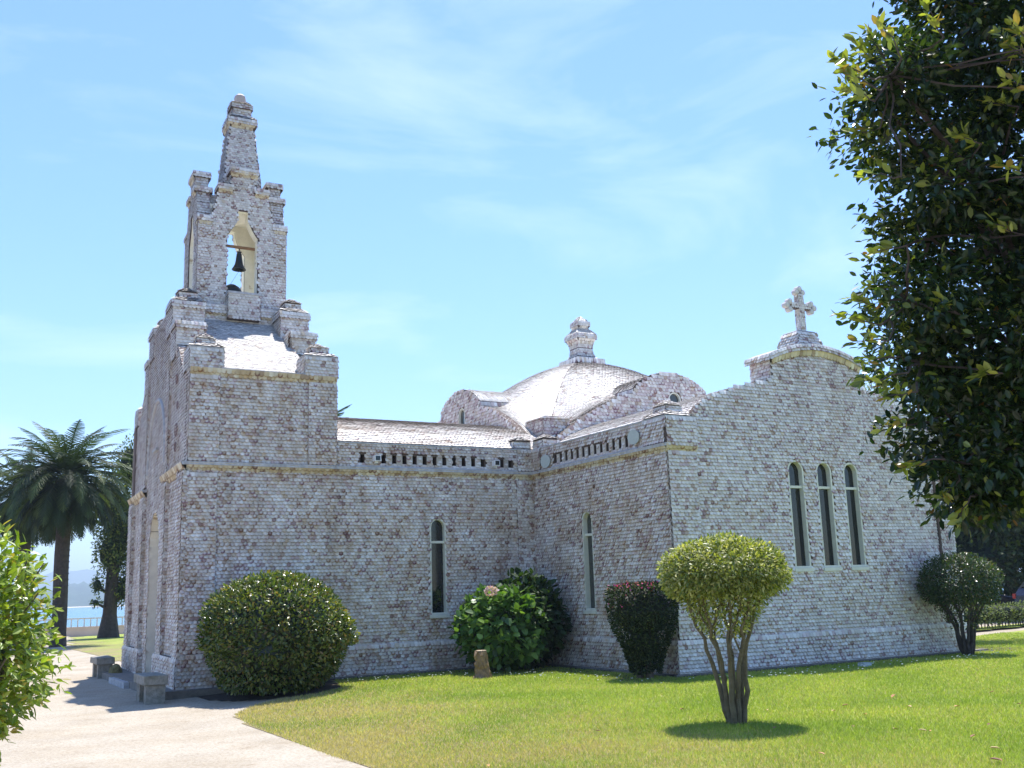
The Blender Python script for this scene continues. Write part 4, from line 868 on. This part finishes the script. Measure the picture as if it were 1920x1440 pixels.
g = at(203, 1196, 55.0); x, y = g[0], g[1]
tree('evergreen_tree', 'dark evergreen tree with broad-based trunk and sparse low twigs, beside the tower front', x, y,
     [((x+.25, y, 5.8), (1.1, 1.3, 2.9)), ((x+.75, y, 9.0), (1.0, .9, 1.7)), ((x-.35, y-.8, 6.9), (1.15, .9, 1.9)), ((x-.1, y, 4.3), (.95, 1, 1.4)), ((x+.9, y, 2.4), (1.1, 1, 1.1)), ((x-.7, y-.3, 2.6), (.35, .5, .5)), ((x-.75, y-.3, 1.7), (.3, .5, .25)), ((x+1.3, y, 5), (1, 1, 3))],
     ((.035, .06, .014), (.08, .11, .022), (.18, .2, .04)), (.4, .33, .27), .17, 850, M_DULL, M_BARKB, .36, zb=-.13, trunk_top=7.5, flare=1.25)
# olive-like tree behind the gable
c = at(1648, 775, 44)
tree('olive_tree', 'pale grey-green tree top showing behind the right shoulder of the gable', c[0], c[1], [((c[0], c[1], c[2]), (1.7, 1.7, 1.75)), ((c[0]+2, c[1]+.5, c[2]-1.3), (1.9, 1.8, 1.7)), ((c[0]-.2, c[1], c[2]-2.2), (2.0, 1.8, 1.6))],
     ((.16, .2, .1), (.22, .26, .14), (.11, .15, .07)), (.4, .3, .3), .17, 900, M_DULL, M_BARKB, .22)
# dark tall trees closing the view on the right
PD = ((.018, .034, .012), (.03, .05, .015), (.05, .075, .02))
for i, (u, D, lab, rr, hh) in enumerate(((1822, 41, 'very dark tall evergreen right behind the end of the chapel', 2.6, 9.0), (1895, 46, 'dark green dense tree above the low hedge and parked cars', 3.2, 10), (1990, 44, 'dark green dense tree at the right edge behind the parked cars', 3.2, 10), (2090, 42, 'dark tree further right beyond the parked cars', 3.2, 9.5))):
    c = at(u, 1080, D); x, y = c[0], c[1]
    tree('evergreen_tree', lab, x, y, [((x, y, hh*.5), (rr, rr, hh*.42)), ((x-.8, y-.8, 2.0+(i > 0)*.9), (rr*.8, rr*.7, 1.9)), ((x+1, y-.5, hh*.75), (rr*.8, rr*.8, 2.2)), ((x+.2, y, hh*.95), (rr*.7, rr*.7, 1.5))], PD, (.45, .35, .2), .24, 330, M_DULL, M_BARKB, .3)
# tree whose shade falls on the far lawn
c = at(1990, 1080, 27.5); x, y = c[0], c[1]
tree('broadleaf_tree', 'dark tree just outside the right edge shading the far lawn', x, y, [((x-.3, y+.2, 6.0), (2.2, 2.0, 1.4)), ((23.7, 18.7, 5.3), (2.0, 1.5, 1.0))], PD, (.45, .35, .2), .14, 700, M_GLOSSY, M_BARKB, .2)
# --- low hedge
t = thing('low_hedge', 'low dusty-green clipped hedge along the far edge of the lawn, in front of the cars', 'hedge', (30, 22, 0)); ch = []; stm = []
for i in range(24):
    x = 25.4+i*.62; y = 21.75+.13*(x-28); c = (x, y, .42); P, nr = blob(c, (.40, .42, .33), 520, .12, .6, None, freq=3)
    ch.append(leaves(P, nr, .075, .4, ((.15, .19, .06), (.22, .26, .10), (.09, .12, .04)), (.4, .35, .25))); ch.append(core(c, (.38, .4, .3), s=.75))
    stm += [limb((x+a, y, -.05), (x+a*1.6, y, .4), .02, .012, 4, .08, n=5) for a in (-.18, -.05, .08, .2)]
build('foliage', ch, [M_DULL], t); build('stem', stm, [M_BARKB], t)
# --- palms
def palm(label, x, y, zb, h, R_, nf=95, droopy=1.0, group='palms', trad=.3, seed=0, name='palm_tree'):
    t = thing(name, label, 'palm tree', (x, y, zb), group); rs = np.random.RandomState(seed)
    pts = [(x+.02*math.sin(i), y, zb-.2+(h+.2)*i/9) for i in range(10)]
    tr = [tube(pts, [trad*1.25]+[trad]*7+[trad*1.2, trad*1.1], 14)]
    for i in range(26):
        zz = zb+.3+i*(h-.5)/26; tr.append(tube([(x, y, zz), (x, y, zz+.05)], [trad*1.07, trad*1.0], 12, cap=False))
    build('trunk', tr, [M_BARKB], t)
    V, F, C = [], [], []; off = 0
    for k in range(nf):
        az = k*2.39996+rs.normal(0, .1); e0 = math.asin(1-1.75*(k+.5)/nf)
        e0 = np.clip(e0, -.95, 1.45); Lf = R_*rs.uniform(.88, 1.1)*(1.05 if e0 > -.1 else .85); nn = 16; s = np.linspace(0, 1, nn)
        el = e0-s**1.25*(1.0+.55*(1-abs(e0-.5)))*droopy*rs.uniform(.85, 1.15)
        el = np.maximum(el, -1.5); dx = np.cos(el)*Lf/nn; dzz = np.sin(el)*Lf/nn
        r_ = np.cumsum(dx); z_ = zb+h+np.cumsum(dzz); o = np.array([math.cos(az), math.sin(az), 0]); sd = np.array([-math.sin(az), math.cos(az), 0])
        Pm = np.stack([x+o[0]*r_, y+o[1]*r_, z_], 1); tg = unit(np.gradient(Pm, axis=0)); nu = np.cross(tg, sd)
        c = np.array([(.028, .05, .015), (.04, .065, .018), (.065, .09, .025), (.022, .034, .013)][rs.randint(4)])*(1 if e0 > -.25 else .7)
        w0 = .018
        for a, b in zip(range(nn-1), range(1, nn)):
            q = [Pm[a]-sd*w0, Pm[a]+sd*w0, Pm[b]+sd*w0, Pm[b]-sd*w0]; V += q; C += [c*1.3]*4; F.append((off, off+1, off+2, off+3)); off += 4
        m_ = 32; ss = np.linspace(.12, .99, m_); PP = np.stack([np.interp(ss, s, Pm[:, i]) for i in range(3)], 1); TT = np.stack([np.interp(ss, s, tg[:, i]) for i in range(3)], 1); NN = np.stack([np.interp(ss, s, nu[:, i]) for i in range(3)], 1)
        ll = .42*np.sin(np.clip(ss*1.05, 0, 1)*math.pi)**.55+.06
        for sg in (-1, 1):
            D_ = unit(sd*sg*.8+TT*.75-NN*.0+np.array([0, 0, -.28])+rs.normal(0, .06, (m_, 3))); tip = PP+D_*ll[:, None]*(R_/3.2); wv = TT*.042
            blk = np.stack([PP-wv, PP+wv, tip+wv*.3, tip-wv*.3], 1).reshape(-1, 3); V += list(blk); C += [c]*(4*m_); F += [(off+4*i, off+4*i+1, off+4*i+2, off+4*i+3) for i in range(m_)]; off += 4*m_
    build('fronds', [(np.array(V), [np.array(F)], 0, np.array(C)), (lathe(x, y, [(.1, zb+h-.5), (trad*1.3, zb+h-.3), (trad*1.5, zb+h), (.1, zb+h+.35)], 10)[0], [lathe(x, y, [(.1, 0), (.3, 1), (.4, 2), (.1, 3)], 10)[1][0]], 0, np.tile((.05, .05, .02), (40, 1)))], [M_DULL], t)
g = at(108, 1210, 44); palm('full round palm with drooping grey-green fronds beside the tower, its trunk nearest the lawn patch', g[0], g[1], -.13, 7.0, 3.45, nf=165, seed=1, trad=.30, name='palm_tree')
g = at(36, 1200, 49); palm('second palm at the left edge, its trunk behind the foreground bush', g[0], g[1], -.13, 6.9, 3.1, nf=140, seed=4, trad=.27)
g = at(588, 820, 42); palm('palm mostly hidden behind the tower, a few frond tips showing over the nave roof', g[0], g[1], 0, 7.9, 1.9, nf=60, seed=6, droopy=.5, trad=.25)
# ================================================================== SMALL THINGS
def bench(x, y, label, rz=0, w=.95, d=.42):
    zb = float(gh(np.array(x), np.array(y)))-.02; t = thing('stone_bench', label, 'bench', (x, y, zb), 'granite benches in front of the chapel')
    def irr(ch):
        v = ch[0]+RS.normal(0, .006, ch[0].shape); return (v, ch[1], ch[2])
    s = build('seat', [irr(box(x-d/2, x+d/2, y-w/2, y+w/2, zb+.34, zb+.50))], [M_STONE], t)
    for sg in (-1, 1): build('leg', [irr(box(x-d*.36, x+d*.40, y+sg*w*.33-.11, y+sg*w*.33+.11, zb-.05, zb+.338))], [M_STONE], t)
    for o in (s,):
        bm = o.modifiers.new('bevel', 'BEVEL'); bm.width = .018; bm.segments = 2
    return t
bench(3.80, 20.1, 'near granite bench at the foot of the tower corner, in shade', w=1.0)
bench(4.12, 27.9, 'farther granite bench beyond the doorway, by the lawn patch', w=1.1)
tag(build('boulder', [core((4.28, 26.9, -.02), (.16, .2, .22), s=1)], [mat('mossy_rock', (.16, .14, .06), .95, noise=(8, .4), bump=(20, .8, .02))]), 'small mossy brown rock beside the farther bench', 'rock')
# stump
x, y = 9.5, 18.15
t = thing('tree_stump', 'short weathered wooden stump on the lawn beside the hydrangea', 'stump', (x, y, 0))
v, f, m_, _ = tube([(x, y, -.05), (x+.02, y, .04), (x+.015, y, .1), (x, y, .18), (x-.01, y, .25), (x-.015, y, .34), (x-.02, y, .42), (x-.02, y, .50)], [.19, .155, .145, .12, .135, .115, .12, .115], 22)
v = v+RS.normal(0, .014, v.shape); build('stump_body', [(v, f, 0)], [mat('stump_wood', (.26, .17, .10), .95, noise=(10, .45), bump=(18, .9, .03))], t)
build('cut_top', [tube([(x-.02, y, .50), (x-.02, y, .512)], [.108, .105], 14)], [mat('cut_wood', (.5, .4, .28), .9, noise=(12, .2))], t)
g = at(1637, 1250, 19.3); tag(build('lawn_light', [tube([(15.7, 14.45, .0), (15.7, 14.45, .05)], [.14, .12], 16), box(15.6, 15.8, 14.37, 14.53, .05, .07, 0)], [M_GREYDISC]), 'small flat grey garden light on the lawn below the three windows', 'garden light')
# fallen leaves
M_DEAD = mat('dead_leaf', col=True, rough=.7, noise=(30, .2)); first = True
spots = [(1275, 1335), (1548, 1422), (1600, 1367), (1560, 1338), (1592, 1326), (1742, 1376), (1852, 1366), (1878, 1411), (1870, 1431), (1450, 1372), (1127, 1374), (1436, 1336), (1672, 1313), (1866, 1301), (1908, 1325), (1675, 1372), (600, 1431), (915, 1419), (1820, 1389), (1740, 1377), (1620, 1345), (1790, 1330), (1880, 1434), (1700, 1329)]
for i, (u, v) in enumerate(spots):
    d = at(u, v, 1)-CAM; p = CAM+d*(1.6/-d[2]); c = [(.3, .13, .05), (.45, .22, .1), (.2, .08, .04), (.5, .35, .18)][i % 4]
    z = float(gh(p[0], p[1]))+.035
    P = np.array([[p[0], p[1], z]]); ch = leaves(P, np.array([[math.cos(i*2.1), math.sin(i*2.1), .0]]), .085, .5, (c,), fold=.5, outw=4, face_up=12)
    tag(build('fallen_leaf', [ch], [M_DEAD]), 'small dry brown leaf lying on the sunny lawn' if u != 600 else 'dry brown leaf lying on the pale path near the lawn edge', 'leaf', 'fallen leaves on the lawn' if u != 600 else None)
# daisies and grass
M_DAISY = mat('daisy', (.8, .8, .78), .6)
n = 190; xs = RS.uniform(0, 1, n); dl = []
seg = [((7.2, 19.3), (9.3, 19.0)), ((9.3, 19.0), (10.4, 17.6)), ((10.4, 17.6), (11.0, 14.6)), ((11.0, 14.6), (13.5, 13.9)), ((13.5, 13.9), (17, 14.0)), ((17, 14.0), (20, 14.2))]
for i in range(n):
    a, b = seg[RS.randint(len(seg))]; f = RS.uniform(); p = np.array(a)*(1-f)+np.array(b)*f+RS.normal(0, .28, 2)
    if 12.1 < p[0] and p[1] > 15.3: continue
    z = float(gh(p[0], p[1]))+RS.uniform(.04, .08); r = RS.uniform(.007, .013); dl.append(box(p[0]-r, p[0]+r, p[1]-r, p[1]+r, z, z+.008))
o = build('daisies', dl, [M_DAISY]); o['kind'] = 'stuff'; tag(o, 'scattered tiny white daisies along the shaded edge of the lawn', 'flowers')
def grass(n, x0, x1, y0, y1, poly, h, wdt, name, label):
    P = np.stack([RS.uniform(x0, x1, n), RS.uniform(y0, y1, n)], 1)
    P = P[inpoly(P, poly)]; dist = np.hypot(P[:, 0], P[:, 1]); k = RS.uniform(0, 1, len(P)) < np.clip((11/dist)**2, .12, 1); P = P[k]; dist = dist[k]
    ang = np.arctan2(P[:, 0], P[:, 1]); k = (ang > YAW-.9) & (ang < YAW+.8) & (dist > 4.5); P = P[k]; dist = dist[k]; n = len(P)
    z = gh(P[:, 0], P[:, 1]); a = RS.uniform(0, 6.283, n); w_ = wdt*np.clip(dist/9, 1, 2.4); hh = h*RS.uniform(.5, 1.3, n)
    lean = RS.normal(0, .5, (n, 2))*hh[:, None]
    B0 = np.stack([P[:, 0]-np.cos(a)*w_, P[:, 1]-np.sin(a)*w_, z], 1); B1 = np.stack([P[:, 0]+np.cos(a)*w_, P[:, 1]+np.sin(a)*w_, z], 1); T = np.stack([P[:, 0]+lean[:, 0], P[:, 1]+lean[:, 1], z+hh], 1)
    V = np.stack([B0, B1, T], 1).reshape(-1, 3); F = np.arange(3*n).reshape(-1, 3)
    f = .5+.5*np.sin(P[:, 0]*1.7+np.sin(P[:, 1]*1.3)*1.5)*np.sin(P[:, 1]*1.1+1); dry = np.clip((8.5-P[:, 0])/4, 0, 1)*(.45+.9*f)+RS.uniform(0, .55, n)*f; dry = (RS.uniform(0, 1, n) < dry*.8)
    c = np.where(dry[:, None], np.array([(.50, .42, .21)]), np.array([(.25, .33, .06)])*(1-f[:, None]*.6)+np.array([(.44, .48, .10)])*f[:, None]*.6)*RS.uniform(.7, 1.3, (n, 1))
    o = build(name, [(V, [F], 0, np.repeat(c, 3, 0))], [M_GRASS]); o['kind'] = 'stuff'; return tag(o, label, 'grass')
M_GRASS = mat('grass_blade', col=True, rough=.6, spec=.3, transl=.35)
grass(1700000, 3.8, 27, 3.5, 20.6, LAWN, .036, .0028, 'grass', 'short mown grass with dry yellow patches near the path')
# ================================================================== CARS
def car(label, x, y, yaw, col, group=None, name='parked_car', tall=1.0):
    t = thing(name, label, 'car', (x, y, 0), group); ca, sa = math.cos(yaw), math.sin(yaw)
    fn = lambda V: np.stack([x+V[:, 0]*ca-V[:, 1]*sa, y+V[:, 0]*sa+V[:, 1]*ca, V[:, 2]], 1)
    pro = [(-2.15, .28), (2.1, .28), (2.2, .5), (2.12, .78), (1.25, .98*tall), (.55, 1.42*tall), (-.4, 1.50*tall), (-1.5, 1.45*tall), (-2.05, 1.02*tall), (-2.2, .9), (-2.22, .45)]
    n = len(pro); ys = [(-.88, 1), (-.80, 1)]
    def sec(yy, tuck): return [(px_, yy*(1 if pz < 1.0 else .86), pz) for px_, pz in pro]
    v = [p for yy in (-.86, -.6, .6, .86) for p in sec(yy, 0)]
    f = []
    for s in range(3):
        for i in range(n): f.append((s*n+i, s*n+(i+1) % n, (s+1)*n+(i+1) % n, (s+1)*n+i))
    bd = (np.array(v), [np.array(f)[:, ::-1], np.arange(n)[None], (np.arange(n)[::-1]+3*n)[None]], 0)
    M_P = mat('car_paint', col, .25, spec=.6, noise=(2, .05)); body = build('body', [bd], [M_P], t, fn=fn); 
    bv = body.modifiers.new('bevel', 'BEVEL'); bv.width = .05; bv.segments = 3; bv.limit_method = 'ANGLE'
    for sg in (-1, 1):
        g = [(1.05, 1.02), (.5, 1.36), (-.4, 1.42), (-1.45, 1.38), (-1.8, 1.05)]
        P = [(a, sg*(.885 if b < 1.1 else .768), b*tall) for a, b in g]; build('window', [(np.array(P), [np.arange(5)[None]], 0)], [M_LAMPG], body, fn=fn)
        build('tail_lamp', [box(-2.21, -2.0, sg*.87-.12 if sg > 0 else -.88, sg*.87+.01 if sg > 0 else -.75, .80, .86*tall, 0)], [mat('red_lamp', (.3, .015, .02), .2)], t, fn=fn)
        build('headlamp', [box(2.0, 2.16, sg*.85-.16 if sg > 0 else -.86, sg*.86 if sg > 0 else -.69, .62, .76, 0)], [mat('clear_lamp', (.7, .7, .7), .1)], t, fn=fn)
        for wx_ in (-1.35, 1.35):
            wh = build('wheel', [tube([(wx_, sg*.66, .32), (wx_, sg*.89, .32)], .32, 20)], [mat('tyre', (.02, .02, .02), .8)], t, fn=fn)
            build('rim', [tube([(wx_, sg*.892, .32), (wx_, sg*.90, .32)], .2, 14)], [mat('rim', (.5, .5, .52), .3, metal=.8)], wh, fn=fn)
    build('windscreen', [(np.array([(1.27, -.7, .99*tall), (1.27, .7, .99*tall), (.6, .62, 1.41*tall), (.6, -.62, 1.41*tall)])+np.array([.02, 0, .015]), [np.array([[0, 1, 2, 3]])], 0)], [M_LAMPG], body, fn=fn)
    build('rear_window', [(np.array([(-2.04, -.68, 1.05*tall), (-2.04, .68, 1.05*tall), (-1.55, .6, 1.41*tall), (-1.55, -.6, 1.41*tall)])+np.array([-.03, 0, .01]), [np.array([[3, 2, 1, 0]])], 0)], [M_LAMPG], body, fn=fn)
    return t
c = at(2030, 1135, 36); car('dark blue people carrier with a red tail lamp, beyond the hedge at right', c[0], c[1], R(-8), (.012, .013, .03), tall=1.12)
c = at(1800, 1135, 39); car('dark grey car half hidden by the ball topiary, parked beyond the low hedge', c[0], c[1], R(-32), (.025, .026, .03), tall=.92)

# ================================================================== HAZE
hz = bpy.data.materials.new('haze'); hz.use_nodes = True; t_ = hz.node_tree; t_.nodes.clear()
ho = N(t_, 'ShaderNodeOutputMaterial'); hv = N(t_, 'ShaderNodeVolumePrincipled'); hv.inputs['Color'].default_value = (.66, .82, 1, 1); hv.inputs['Density'].default_value = 3.3e-4; hv.inputs['Anisotropy'].default_value = .2
t_.links.new(hv.outputs[0], ho.inputs['Volume'])
hb = build('haze', [box(-3500, 7500, -60, 6300, -5, 180, 0)], [hz]); hb['kind'] = 'stuff'; tag(hb, 'thin blue haze over the bay and distant hills', 'haze')
